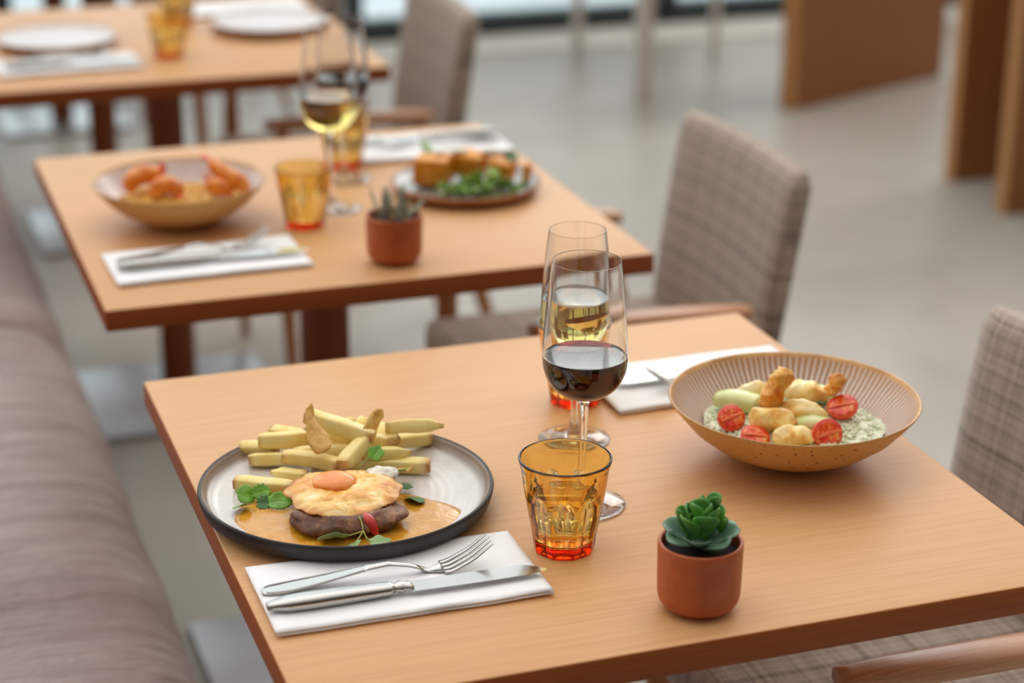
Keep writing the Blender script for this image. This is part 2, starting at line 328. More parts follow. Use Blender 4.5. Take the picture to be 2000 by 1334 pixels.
def lathe(prof, seg=64, fac=None, cap=True):
    """closed profile list (r,z) from bottom axis round to top axis; fac(theta,r,z)->radius factor"""
    V = []; F = []; rings = []
    for (r, z) in prof:
        if r < 1e-6: rings.append([len(V)]); V.append((0, 0, z)); continue
        ring = []
        for k in range(seg):
            t = 2*pi*k/seg; q = r*(fac(t, r, z) if fac else 1); ring.append(len(V)); V.append((q*cos(t), q*sin(t), z))
        rings.append(ring)
    idx = []
    for i in range(len(rings)-1):
        a, b = rings[i], rings[i+1]
        if len(a) == 1 and len(b) == 1: continue
        for k in range(seg):
            k2 = (k+1) % seg
            if len(a) == 1: F.append((a[0], b[k2], b[k]))
            elif len(b) == 1: F.append((a[k], a[k2], b[0]))
            else: F.append((a[k], a[k2], b[k2], b[k]))
            idx.append(i)
    return V, F, idx
def loft(rings, caps=True, closed=False):
    V = []; F = []; n = len(rings[0])
    for rg in rings: V += [Vector(p) for p in rg]
    m = len(rings)
    for i in range(m-1 if not closed else m):
        for k in range(n):
            a = i*n+k; b = i*n+(k+1) % n; i2 = (i+1) % m
            F.append((a, b, i2*n+(k+1) % n, i2*n+k))
    if caps and not closed:
        F.append(tuple(reversed(range(n)))); F.append(tuple(range((m-1)*n, m*n)))
    return V, F
def catmull(P, n):
    P = [Vector(p) for p in P]; out = []
    Q = [P[0]*2-P[1]]+P+[P[-1]*2-P[-2]]
    for i in range(1, len(Q)-2):
        for k in range(n):
            t = k/n; a, b, c, d = Q[i-1], Q[i], Q[i+1], Q[i+2]
            out.append(.5*((2*b)+(c-a)*t+(2*a-5*b+4*c-d)*t*t+(3*b-a-3*c+d)*t**3))
    out.append(P[-1]); return out
def lerpl(L, t):
    x = t*(len(L)-1); i = min(int(x), len(L)-2); f = x-i; return L[i]*(1-f)+L[i+1]*f
def sweep(P, W, H=None, n=8, seg=12, sq=2.0, up=(0, 0, 1), jit=0, rnd=None):
    """superellipse tube along path P; W,H half widths lists"""
    H = H or W; pts = catmull(P, n) if len(P) > 2 else [Vector(P[0]).lerp(Vector(P[-1]), k/(n*2)) for k in range(n*2+1)]
    m = len(pts); rings = []
    for i, p in enumerate(pts):
        d = (pts[min(i+1, m-1)]-pts[max(i-1, 0)]).normalized(); u = Vector(up)
        if abs(d.dot(u)) > .98: u = Vector((1, 0, 0))
        s = d.cross(u).normalized(); v = s.cross(d).normalized(); t = i/(m-1); w = lerpl(W, t); h = lerpl(H, t); rg = []
        for k in range(seg):
            a = 2*pi*k/seg; ca, sa = cos(a), sin(a)
            x = math.copysign(abs(ca)**(2/sq), ca)*w; y = math.copysign(abs(sa)**(2/sq), sa)*h
            q = p+s*x+v*y
            if jit:
                q = q+Vector(nvec(q*60+Vector((rnd or 0, 0, 0))))*jit
            rg.append(q)
        rings.append(rg)
    return loft(rings)
def rbox(x0, x1, y0, y1, z0, z1, b=.003, seg=3, taper=None):
    """box with rounded edges through a superellipse-like bevel (bmesh)"""
    import bmesh
    bm = bmesh.new(); bmesh.ops.create_cube(bm, size=1)
    for v in bm.verts:
        v.co = Vector((x0 if v.co.x < 0 else x1, y0 if v.co.y < 0 else y1, z0 if v.co.z < 0 else z1))
        if taper: v.co = taper(v.co)
    if b: bmesh.ops.bevel(bm, geom=list(bm.edges), offset=b, segments=seg, profile=.5, affect='EDGES')
    bm.verts.ensure_lookup_table(); V = [v.co.copy() for v in bm.verts]; F = [tuple(v.index for v in f.verts) for f in bm.faces]; bm.free(); return V, F
def join(*parts):
    V = []; F = []
    for v, f in parts:
        n = len(V); V += list(v); F += [tuple(i+n for i in q) for q in f]
    return V, F
def ico(rad=1, sub=3):
    import bmesh
    bm = bmesh.new(); bmesh.ops.create_icosphere(bm, subdivisions=sub, radius=rad)
    V = [v.co.copy() for v in bm.verts]; F = [tuple(v.index for v in f.verts) for f in bm.faces]; bm.free(); return V, F
def blob(sx, sy, sz, amp=.15, fr=1.5, seed=0, sub=3, flat=None):
    V, F = ico(1, sub); out = []
    for v in V:
        n = mnoise.noise(v*fr+Vector((seed*7.1, seed*3.3, seed)))*amp+mnoise.noise(v*fr*2.7+Vector((seed, 5, 1)))*amp*.45
        q = v*(1+n); q = Vector((q.x*sx, q.y*sy, q.z*sz))
        if flat is not None and q.z < flat: q.z = flat+(q.z-flat)*.1
        out.append(q)
    return out, F
def xf(vf, M): return [M @ Vector(v) for v in vf[0]], vf[1]

# ------------------------------------------------------------------ the setting
V, F = rbox(-3, 9, -4, 5.3, -.1, 0, 0); tag(obj('floor', V, F, 'concrete', smooth=False), None, None, kind='structure')
V, F = rbox(-3, 9, 5.225, 5.50, -.1, .008, .003); tag(obj('trim_1', V, F, 'pale_stone', smooth=False), None, None, kind='structure')
V, F = rbox(-3, 9, 5.6, 14, -.12, -.02, 0); tag(obj('ground_outside', V, F, 'terrace', smooth=False), 'pale terrace paving outside the window', None, kind='structure')
# window wall: bottom rail, mullions, head rail, panes
win = thing('window_1', None, None, (0, 5.537, 0)); win['kind'] = 'structure'
V, F = rbox(-3, 9, -.035, .035, 0, .055, .004); obj('bottom_rail', V, F, 'frame_dark', win, smooth=False)
V, F = rbox(-3, 9, -.028, .028, .055, .088, .003); obj('glazing_bead', V, F, 'bead', win, smooth=False)
V, F = rbox(-3, 9, -.04, .04, 4.4, 4.52, .004); obj('head_rail', V, F, 'frame_dark', win, smooth=False)
MULL = [-2.1, -.9, .30, 1.50, 2.70, 3.9, 5.1, 6.3]
for x in MULL:
    V, F = rbox(x-.03, x+.03, -.045, .045, .055, 4.4, .004); obj('mullion', V, F, 'frame_dark', win, smooth=False)
for i in range(len(MULL)-1):
    V, F = rbox(MULL[i]+.03, MULL[i+1]-.03, -.004, .004, .055, 4.4, 0); obj('pane', V, F, 'window_glass', win, smooth=False)

# ------------------------------------------------------------------ tables
def make_table(label):
    t = thing('dining_table', label, 'table', (0, 0, 0), 0, 'square oak dining tables in a row')
    w, d = .344, .350
    V, F = rbox(-w, w, -d, d, TT-.027, TT, .0022, 2); 
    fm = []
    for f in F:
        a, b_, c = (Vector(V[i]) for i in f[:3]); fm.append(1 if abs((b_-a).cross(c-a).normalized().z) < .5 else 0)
    obj('tabletop', V, F, None, t, autosharp=50, mats=['oak_x', 'oak_edge_shaded'], fm=fm)
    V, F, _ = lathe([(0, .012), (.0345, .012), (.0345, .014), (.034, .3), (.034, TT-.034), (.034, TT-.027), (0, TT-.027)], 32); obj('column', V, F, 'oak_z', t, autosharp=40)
    V, F = rbox(-.185, .185, -.185, .185, 0, .012, .002, 2); obj('base_plate', V, F, 'steel_plate', t, autosharp=40)
    return t
T = [(.344, .350), (.339, 1.284), (.317, 2.416), (.355, 3.60), (.385, 4.75)]
TL = ['square oak table nearest the camera with the fries plate and red wine', 'square oak table in the middle with the shrimp bowl and salad plate',
      'square oak table behind, set with two empty pale plates', 'table pedestal seen beyond the table with empty plates', 'farthest table pedestal, a blurred post by the window']
t0 = make_table(TL[0]); t0.location = (T[0][0], T[0][1], 0)
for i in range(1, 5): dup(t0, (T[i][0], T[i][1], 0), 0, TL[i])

# ------------------------------------------------------------------ chairs
def make_chair():
    t = thing('dining_chair', 'grey plaid armchair', 'chair', (0, 0, 0), 0, 'plaid upholstered armchairs facing the bench')
    V, F = rbox(-.185, .205, -.215, .215, .385, .45, .02, 4)
    V2 = []
    for v in V:
        v = Vector(v); e = max(0, 1-(v.y/.215)**2)*max(0, 1-((v.x-.01)/.2)**2)
        if v.z > .42: v.z += .012*e
        V2.append(v)
    obj('seat', V2, F, 'fabric_seat', t)
    # back: upholstered slab, leaning, slightly curved
    nx, nz = 14, 16; rings = []
    for j in range(nz+1):
        s = j/nz; z = .40+s*.348; xb = .196+.043*s+.008*s*s
        half = .203-.010*(1-s); th = .019+.004*sin(pi*s)
        if j == 0 or j == nz: th *= .55; half -= .008
        ring = []
        for k in range(nx+1):
            y = -half+2*half*k/nx; bow = .018*(1-(y/half)**2); e = th*(1 if 0 < k < nx else .5); ring.append((xb+bow-e, y, z))
        for k in range(nx, -1, -1):
            y = -half+2*half*k/nx; bow = .018*(1-(y/half)**2); e = th*(1 if 0 < k < nx else .5); ring.append((xb+bow+e, y, z))
        rings.append(ring)
    V, F = loft(rings); obj('backrest', V, F, 'fabric_back', t)
    for s in (-1, 1):
        P = [(-.168, s*.233, .578), (-.10, s*.236, .579), (.02, s*.240, .580), (.10, s*.240, .578), (.150, s*.236, .574)]
        V, F = sweep(P, [.016, .021, .021, .020, .018, .015], [.009, .0115, .0115, .011, .010, .009], 6, 14, 3.2); obj('armrest', V, F, 'chair_wood', t)
        V, F = sweep([(-.135, s*.232, .573), (-.14, s*.228, .40), (-.128, s*.232, 0)], [.012, .0165, .016, .010], None, 8, 12, 2.6); obj('leg', V, F, 'chair_leg_wood', t)
        V, F = sweep([(.20, s*.205, .44), (.235, s*.212, .28), (.315, s*.225, 0)], [.014, .017, .015, .010], None, 8, 12, 2.6); obj('leg', V, F, 'chair_leg_wood', t)
        V, F = sweep([(.128, s*.236, .572), (.135, s*.225, .50), (.15, s*.208, .41)], [.010, .013, .015], None, 6, 10, 2.4); obj('arm_post', V, F, 'chair_leg_wood', t)
        V, F = rbox(-.14, .22, s*.20-.010, s*.20+.010, .345, .388, .003, 2); obj('seat_rail', V, F, 'chair_wood', t)
    return t
ch = make_chair(); ch.location = (.694, .360, 0)
ch['label'] = 'grey plaid armchair nearest the camera, cut off at the right edge'
CH = [((.735, 1.305), 'grey plaid armchair at the middle table, its whole back in view'), ((.643, 2.50), 'brown grey armchair at the table with empty plates, back cut off at the top'),
      ((.715, 3.72), 'armchair legs seen far back beyond the table with empty plates'), ((.745, 4.86), 'farthest armchair legs, blurred near the window')]
for (x, y), l in CH: dup(ch, (x, y, 0), 0, l)

# ------------------------------------------------------------------ bench on the left
def cushion(y0, y1, n, seed, label):
    prof = [(-.60, .21), (-.60, .415), (-.50, .424), (-.40, .427), (-.30, .430), (-.20, .431), (-.12, .430), (-.06, .425), (-.012, .412), (.020, .388), (.040, .352), (.052, .30), (.048, .24), (.01, .205), (-.05, .20), (-.2, .20)]
    P = catmull([(x, 0, z) for x, z in prof], 3); rings = []
    for j in range(n+1):
        y = y0+(y1-y0)*j/n; e = min(j, n-j); sq = 1-.13*exp(-e*.75); rg = []
        for p in P:
            q = Vector((p.x, y, p.z)); w = mnoise.noise(Vector((p.x*5, y*9+p.z*14+seed, p.z*4)))*.007+mnoise.noise(Vector((p.x*9+y*5, y*26+seed, p.z*22)))*.0035
            c = Vector((-.3, y, .33)); d = (q-c); d.y = 0
            q = c+d*sq+d.normalized()*w
            rg.append(q)
        rings.append(rg)
    V, F = loft(rings)
    return obj('seat_cushion', V, F, 'leather')
b = thing('bench', 'long mauve brown leather bench along the left edge', 'bench')
c1 = cushion(-1.6, 1.793, 190, 0, ''); c1.parent = b
c2 = cushion(1.807, 5.0, 160, 9, ''); c2.parent = b
V, F = rbox(-.60, -.10, -1.6, 5.0, 0, .20, .004); obj('plinth', V, F, 'leather_dark', b, smooth=False)
V, F = rbox(-.74, -.60, -1.6, 5.0, 0, .86, .03, 4); obj('backrest', V, F, 'leather', b)

# ------------------------------------------------------------------ background furniture
def screen(x, y, rz, w, th, h, label):
    V, F = rbox(0, w, 0, th, 0, h, .003); fm = []
    for f in F:
        a, b_, c = (Vector(V[i]) for i in f[:3]); fm.append(1 if abs((b_-a).cross(c-a).normalized().y) < .5 else 0)
    tag(obj('wooden_screen', V, F, None, None, (x, y, 0), (0, 0, radians(rz)), smooth=False, mats=['panel_wood', 'panel_edge_lit'], fm=fm), label, 'screen', 'freestanding wooden panels')
screen(2.555, 4.17, 23, .75, .070, 1.25, 'leftmost wooden panel, turned at an angle near the window')
screen(2.595, 3.305, 0, .75, .052, 1.25, 'middle one of the three wooden panels at the upper right')
screen(2.56, 2.99, 0, .75, .050, .80, 'rightmost dark wooden panel cut off by the right edge')
p = thing('side_table', 'white legged table in the background before the window', 'table', (2.17, 4.48, 0), 0)
for x, y, r in ((0, 0, .030), (.03, .66, .02), (.44, .42, .016), (.49, -.09, .022)):
    V, F, _ = lathe([(0, 0), (r, 0), (r, .71), (0, .71)], 20)
    obj('leg', [(v[0]+x, v[1]+y, v[2]) for v in V], F, 'white_paint', p, autosharp=40)
V, F = rbox(-.08, .54, -.165, .76, .71, .735, .003); obj('tabletop', V, F, 'white_paint', p, smooth=False)

# ------------------------------------------------------------------ napkins and cutlery
def napkin(name, cx, cy, sx, sy, rot, label, seed, h=.0055):
    nx, ny = 40, 20; rings = []; V = []; F = []
    def layer(z0, th, ox, oy, kx, ky, sd):
        Vv = []; Ff = []
        def zf(x, y): return mnoise.noise(Vector((x*14+sd, y*16, sd)))*.0016+mnoise.noise(Vector((x*40, y*12+sd, 2)))*.0005
        for top in (1, 0):
            for j in range(ny+1):
                for i in range(nx+1):
                    x = (i/nx-.5)*sx*kx+ox; y = (j/ny-.5)*sy*ky+oy; ed = min(i, nx-i, (j)*1.0, (ny-j)*1.0)
                    y += mnoise.noise(Vector((x*22, sd, top)))*.0012
                    f = 1 if ed > 0 else .35
                    wv = zf(x, y)*(.5+.5*(j/ny))
                    z = z0+(th*.5*f if top else -th*.5*f)+max(wv, -.0006)+.0008
                    Vv.append((x, y, max(z, .0001)))
        N = (nx+1)*(ny+1)
        for j in range(ny):
            for i in range(nx):
                a = j*(nx+1)+i; Ff.append((a, a+1, a+nx+2, a+nx+1)); Ff.append((N+a, N+a+nx+1, N+a+nx+2, N+a+1))
        for i in range(nx):
            Ff.append((i, N+i, N+i+1, i+1)); a = ny*(nx+1)+i; Ff.append((a, a+1, N+a+1, N+a))
        for j in range(ny):
            a = j*(nx+1); Ff.append((a, a+nx+1, N+a+nx+1, N+a)); a = j*(nx+1)+nx; Ff.append((a, N+a, N+a+nx+1, a+nx+1))
        return Vv, Ff
    V, F = join(layer(.0016, .0026, .001, -.0008, .995, .99, seed), layer(.0044, .0028, 0, 0, 1, 1, seed))
    return tag(obj('paper_napkin', V, F, 'napkin', None, (cx, cy, TT), (0, 0, rot)), label, 'napkin', 'folded white napkins')
NZ = TT+.0072
napkin('n', .1255, .1705, .234, .120, radians(-.4), 'folded white napkin under the knife and fork on the nearest table', 1)
napkin('n', .555, .515, .232, .120, radians(1), 'folded white napkin behind the bowl with tomatoes', 2)
napkin('n', .1405, 1.073, .240, .122, radians(1.2), 'folded white napkin left front of the middle table', 3)
napkin('n', .560, 1.514, .236, .135, radians(-1), 'folded white napkin behind the salad plate on the middle table', 4)
napkin('n', .122, 2.236, .246, .120, radians(2), 'folded white napkin in front of the left empty plate', 5)
napkin('n', .525, 2.645, .236, .130, radians(0), 'white napkin at the top edge beside the right empty plate', 6)

def make_fork(label):
    L = .196
    def zc(s):
        K = [.0035, .0040, .0055, .0075, .0100, .0125, .0135, .0095, .0030, .0040, .0120, .0245]; return lerpl([v for v in K], s)
    W = [.0075, .0095, .0088, .0075, .0062, .0048, .0038, .0034, .0045, .0105, .0122, .0122]
    rings = []; n = 60; smax = .80
    for i in range(n+1):
        s = i/n*smax; w = lerpl(W, s) if s > .015 else .0045+.003*s/.015; z = zc(s); th = .0013 if s < .55 else .0010; x = s*L
        rg = []
        for k in range(16):
            a = 2*pi*k/16; ca, sa = cos(a), sin(a); yy = math.copysign(abs(ca)**.7, ca)*w; zz = sa*th
            dish = (-.0022*(1-(yy/w)**2) if s > .68 else (-.0006*(1-(yy/w)**2) if s < .45 else .0006*(1-(yy/w)**2)))
            rg.append((x, yy, z+zz+dish))
        rings.append(rg)
    body = loft(rings); parts = [body]
    for k in range(4):
        y0 = (k-1.5)*.0066; P = []
        for j in range(9):
            s = .785+(1-.785)*j/8; P.append((s*L, y0*(1 if j else .9), zc(s)))
        parts.append(sweep(P, [.0028, .0025, .0023, .0020, .0010], [.0011, .0011, .0010, .0009, .0005], 2, 8, 2.4))
    V, F = join(*parts)
    # rim bead on the handle
    B = []
    for sgn in (-1, 1):
        P = [(.0035+.42*L*q, sgn*(lerpl(W, .42*q)-.0012 if q > .03 else .005), zc(.42*q)+.0010) for q in [0, .04, .1, .25, .5, .75, 1]]
        B.append(sweep(P, [.0008, .0008], None, 3, 6))
    V, F = join((V, F), *B)
    o = obj('fork', V, F, 'cutlery'); return tag(o, label, 'fork', 'steel forks')
def make_knife(label):
    t = thing('table_knife', label, 'knife', group='steel table knives')
    V, F = sweep([(0, 0, .0058), (.03, 0, .006), (.07, 0, .006), (.098, 0, .006), (.106, 0, .006)], [.0045, .0088, .0094, .0090, .0084, .0078, .0074, .0050], [.0028, .0056, .006, .006, .0056, .0050, .0048, .0036], 8, 20, 2.8); obj('handle', V, F, 'cutlery', t)
    V, F = sweep([(.104, 0, .006), (.109, 0, .006), (.113, 0, .006), (.118, 0, .006), (.122, 0, .006)], [.0046, .0054, .0072, .0056, .0066, .0050], [.0034, .0038, .005, .0036, .0034, .0016], 4, 16, 2.2); obj('bolster', V, F, 'cutlery', t)
    rings = []; n = 40
    for i in range(n+1):
        s = i/n; x = .120+s*.117; yb = .0085+.0012*sin(pi*s)          # cutting edge side bulge
        yt = -.0085 if s < .8 else -.0085+((s-.8)/.2)**2*.0150
        yb2 = yb if s < .85 else yb-((s-.85)/.15)**2.2*.0030
        if i == n: yt = yb2-.0012
        rings.append([(x, -yb2, .0050), (x, (-yb2*.4-yt*.6), .0056), (x, -yt, .0059), (x, -yt, .0049), (x, (-yb2*.4-yt*.6), .0045)])
    V, F = loft(rings); obj('blade', V, F, 'cutlery', t, autosharp=35)
    return t
fk = make_fork('steel fork on the napkin in front of the fries plate'); fk.location = (.0115, .1785, NZ-.002); fk.rotation_euler = (0, 0, radians(-2.0))
kn = make_knife('steel knife on the napkin in front of the fries plate'); kn.location = (.0085, .1445, NZ-.0005); kn.rotation_euler = (0, 0, radians(-.9))
def cut(kind, x, y, rz, label):
    src = fk if kind == 'f' else kn
    o = dup(src, (x, y, NZ-(.002 if kind == 'f' else .0005)), radians(rz), label); return o
cut('f', .682, .478, 176.5, 'steel fork partly hidden behind the bowl with tomatoes'); cut('k', .688, .512, 180, 'steel knife beyond the fork behind the tomato bowl')
cut('f', .031, 1.085, 5, 'blurred fork on the front left napkin of the middle table'); cut('k', .028, 1.056, 0, 'blurred knife on the front left napkin of the middle table')
cut('k', .675, 1.535, 180, 'blurred knife on the napkin behind the salad plate'); cut('f', .67, 1.50, 178, 'blurred fork on the napkin behind the salad plate')
cut('f', .012, 2.25, 3, 'blurred fork before the left empty plate'); cut('k', .012, 2.215, 0, 'blurred knife before the left empty plate')

# ------------------------------------------------------------------ glasses
def wine_outer(kr, kz):
    P = [(.0018, .104), (.010, .1055), (.021, .110), (.0305, .1185), (.0362, .130), (.0382, .142), (.0379, .155), (.0362, .180), (.0335, .208), (.0306, .234)]
    return [(q.x*kr, q.z*kz) for q in catmull([(r, 0, z) for r, z in P], 5)]
def make_wine(name, label, kr, kz, foot, level, liquid, loc, group):
    t = thing('wine_glass', label, 'wine glass', loc, 0, group)
    outer = wine_outer(kr, kz); w = .0012
    a, b2 = outer[-2], outer[-1]; outer = outer[:-1]+[(a[0]+(b2[0]-a[0])*f, a[1]+(b2[1]-a[1])*f) for f in (.85, .96)]+[b2]
    base = [(0, 0), (foot*.7, .0), (foot*.97, .0004), (foot, .0013), (foot*.97, .0022), (foot*.7, .0030), (foot*.35, .0050), (.0075, .0085), (.0048, .015), (.0038, .028), (.0034, .05), (.0034, .08), (.0040, .098*kz), (.0052, .1025*kz)]
    st = [q for q in outer if q[0] > .0056]
    top = outer[-1]; rim = [(top[0]-.0001, top[1]+.0002), (top[0]-w*.22, top[1]+.0003), (top[0]-w*.40, top[1]+.0002)]
    inner = []
    for i, (r, z) in enumerate(outer):
        a = outer[max(i-1, 0)]; b2 = outer[min(i+1, len(outer)-1)]; dx, dz = b2[0]-a[0], b2[1]-a[1]; l = sqrt(dx*dx+dz*dz) or 1
        nx, nz = -dz/l, dx/l; k = (w*(1-.55*max(0, (z/kz-.14)/.094)) if r > .012*kr else w*1.5); q = (r+nx*k, z+nz*k)
        if q[0] > .0008: inner.append(q)
    zb = inner[0][1]-.0003
    prof = base+st+rim+list(reversed(inner))+[(0, zb)]
    V, F, _ = lathe(prof, 96); obj('glass', V, F, 'clear_glass', t)
    lz = level; ins = [q for q in inner if q[1] < lz]; k = len(ins)
    a, b2 = inner[k-1], inner[k]; f = (lz-a[1])/(b2[1]-a[1]); rl = a[0]+(b2[0]-a[0])*f
    e = .00025
    prof = [(0, zb-e)]+[(r+e, z-e*.5) for r, z in ins]+[(rl+e, lz), (rl-.0006, lz-.0004), (rl-.003, lz-.0008), (0, lz-.0008)]
    V, F, _ = lathe(prof, 96); obj('red_wine' if liquid == 'red_wine' else 'white_wine', V, F, liquid, t, autosharp=50)
    return t
make_wine('g', 'tall wine glass of red wine on the nearest table', 1.0, 1.0, .0395, .1460, 'red_wine', (.3289, .2691, TT), 'wine glasses')
make_wine('g', 'smaller wine glass of white wine behind the red wine', .895, .92, .0350, .1480, 'white_wine', (.3753, .4118, TT), 'wine glasses')
make_wine('g', 'blurred wine glass of white wine on the middle table', 1.02, 1.03, .0395, .1560, 'white_wine', (.3453, 1.250, TT), 'wine glasses')
make_wine('g', 'blurred wine glass of red wine behind the white wine on the middle table', 1.0, .98, .0390, .1480, 'red_wine', (.3982, 1.3867, TT), 'wine glasses')

def make_tumbler():
    t = thing('water_tumbler', '', 'tumbler', group='amber glass tumblers')
    Hh = .086; nf = 9; n = 56
    def R(z): return lerpl([.0262, .0272, .0288, .0306, .0326, .0345, .0356, .0366, .0380, .0406], z/Hh)
    def fac(t_, r, z):
        s = (t_+pi/nf) % (2*pi/nf)-pi/nf
        arch = .058-.020*(abs(s)/(pi/nf))**2.2
        k = 1/(1+exp((z-arch)/.0011)); k *= min(1, z/.002)
        poly = cos(pi/nf*.92)/cos(s)*1.012
        return 1+(poly-1)*k*1.5
    def faci(t_, r, z): return 1
    prof = [(0, .0015), (.018, .0012), (.0225, 0), (.0250, .0004)]+[(R(Hh*i/n), max(.0012, Hh*i/n)) for i in range(1, n+1)]
    prof += [(R(Hh)-.0002, Hh+.0004), (R(Hh)-.0007, Hh+.0009), (R(Hh)-.0013, Hh+.0011), (R(Hh)-.0019, Hh+.0009), (R(Hh)-.0024, Hh+.0004)]
    inn = []
    for i in range(n, -1, -1):
        z = .0105+(Hh-.0105)*i/n; inn.append((R(z)-.0026-.0006*(1-z/Hh), z))
    inn[-1] = (inn[-1][0]-.004, .0098)
    prof_all = prof+inn+[(.012, .0092), (0, .0092)]
    m = len(prof)
    V, F, _ = lathe(prof_all, 180, lambda a, r, z: 1)
    V2 = []; cnt = 0; ring = 0; seg = 180; vi = 0
    # facet the outside only
    for idx, (r, z) in enumerate(prof_all):
        k = 1 if r < 1e-6 else seg
        for j in range(k):
            v = V[vi]; vi += 1
            if 3 <= idx < m and k > 1:
                q = fac(2*pi*j/seg, r, z); V2.append((v[0]*q, v[1]*q, v[2]))
            elif idx < 3 and k > 1:
                s = (2*pi*j/seg+pi/nf) % (2*pi/nf)-pi/nf; q = cos(pi/nf)/cos(s); V2.append((v[0]*q, v[1]*q, v[2]))
            else: V2.append(v)
    obj('glass', V2, F, 'amber_glass', t, autosharp=60)
    lz = .050; e = .0003; iw = [q for q in reversed(inn) if q[1] < lz]
    prof = [(0, .0092-e), (.012, .0092-e)]+[(r+e, z-(e if z < .012 else 0)) for r, z in iw]+[(R(lz)-.0026-.0006*(1-lz/Hh)+e, lz), (R(lz)-.0045, lz-.0006), (0, lz-.0006)]
    V, F, _ = lathe(prof, 96); obj('water', V, F, 'water', t, autosharp=50)
    return t
tb = make_tumbler(); tb.location = (.2815, .1905, TT); tb.rotation_euler = (0, 0, radians(8)); tb['label'] = 'amber glass tumbler in front of the red wine glass'
for x, y, l in ((.4119, .505, 'amber tumbler mostly hidden behind the two wine glasses of the nearest table'), (.2935, 1.188, 'blurred amber tumbler beside the shrimp bowl'),
                (.4175, 1.460, 'blurred amber tumbler behind the white wine on the middle table'), (.305, 2.262, 'very blurred amber tumbler between the two empty plates'), (.372, 2.53, 'amber tumbler cut off at the top edge of the picture')):
    o = dup(tb, (x, y, TT), radians(x*300), l)
    if y > 1: o.scale = (.96, .96, .92)

# ------------------------------------------------------------------ plates and bowls
def vessel(name, label, cat, loc, prof, split, mout, minn, group=None, mrim=None, rimr=None, seg=128, inner='glaze'):
    t = thing(name, label, cat, loc, 0, group)
    V, F, idx = lathe(prof, seg); mats = [mout, minn]+([mrim] if mrim else []); fm = []
    for i in idx:
        k = 0 if i < split else 1
        if mrim and rimr[0] <= i < rimr[1]: k = 2
        fm.append(k)
    o = obj('body', V, F, None, t, mats=mats, fm=fm); o.name = name+'_body'
    return t
def plate_prof(R, H, lip=.0035, inn=.012):
    o = [(0, .003), (R*.70, .002), (R*.74, 0), (R*.80, .0005), (R*.93, .006), (R*.975, .010), (R*.993, H*.7), (R, H*.9), (R-.0008, H-.0004), (R-lip*.5, H)]
    i = [(R-lip, H-.0008), (R-lip-.0012, H-.004), (R-lip-.003, inn+.005), (R-lip-.008, inn+.0022), (R*.80, inn+.0004), (R*.5, inn), (0, inn)]
    return o+i, len(o)
def curve_prof(P, n=4): return [(max(q.x, 0), q.z) for q in catmull([(r, 0, z) for r, z in P], n)]
pr, sp = plate_prof(.1337, .0245)
vessel('dinner_plate', 'white glazed plate with raised black rim holding steak and fries', 'plate', (.1246, .3341, TT), pr, sp, 'stoneware_black', 'glaze_white', 'stoneware plates')
pr, sp = plate_prof(.104, .018, .004, .009)
vessel('dinner_plate', 'grey glazed plate with brown rim holding toast and salad', 'plate', (.5443, 1.2776, TT), pr, sp, 'stoneware_brown', 'glaze_grey', 'stoneware plates')
pr, sp = plate_prof(.110, .019, .004, .012)
p3 = vessel('dinner_plate', 'empty pale plate at the upper left corner', 'plate', (.127, 2.4145, TT), pr, sp, 'stoneware_brown', 'glaze_cream', 'stoneware plates')
dup(p3, (.5286, 2.444, TT), 0, 'empty pale plate at the top edge of the far table')
def bowl_prof(k, H):
    s = H/.060
    o = [(0, .003), (.036*k, .0025), (.040*k, 0), (.044*k, .0003), (.046*k, .003*s), (.058*k, .007*s), (.080*k, .018*s), (.098*k, .032*s), (.111*k, .047*s), (.1195*k, .058*s), (.1205*k, .0598*s), (.1195*k, .0608*s)]
    i = [(.1178*k, .0598*s), (.1155*k, .0570*s), (.106*k, .046*s), (.092*k, .032*s), (.074*k, .020*s), (.05*k, .0115*s), (.02*k, .008*s), (0, .0078*s)]
    return o+i, len(o)
pr, sp = bowl_prof(1.0, .060)
vessel('serving_bowl', 'speckled tan bowl with striped inside holding tomatoes and battered pieces', 'bowl', (.5615, .3115, TT), pr, sp+1, 'stoneware_tan', 'glaze_striped', 'wide stoneware bowls', 'rim_ochre', (sp-2, sp+1), 160)
pr, sp = bowl_prof(.94, .056)
vessel('serving_bowl', 'tan bowl of shrimp on the middle table', 'bowl', (.1435, 1.2600, TT), pr, sp+1, 'stoneware_tan', 'glaze_pink', 'wide stoneware bowls', 'rim_ochre', (sp-2, sp+1), 128)

# ------------------------------------------------------------------ potted plants
def leaf_mesh(L, W, th, bend, cup=.2, n=12, m=8, blunt=0):
    rings = []
    for i in range(n+1):
        s = i/n; w = W*.5*sin(pi*(.04+.93*s**.8))**.75
        if blunt: w = W*.5*min(1, .30+1.05*s)*sqrt(max(0, 1-(max(0, s-.52)/.485)**2.6))
        else: w *= (.45+.55*min(1, s*2.2))
        x = L*s; z = bend*s*s*L; t = th*(.5 if i in (0, n) else 1)*(.6+.4*sin(pi*s)); rg = []
        for k in range(m*2):
            a = 2*pi*k/(m*2); y = cos(a)*w; rg.append((x, y, z+sin(a)*t*.5+cup*(y*y)/max(W, 1e-4)))
        rings.append(rg)
    return loft(rings)
def place_leaf(vf, az, el, base, roll=0):
    Mx = Matrix.Translation(base) @ Matrix.Rotation(az, 4, 'Z') @ Matrix.Rotation(-el, 4, 'Y') @ Matrix.Rotation(roll, 4, 'X')
    return xf(vf, Mx)
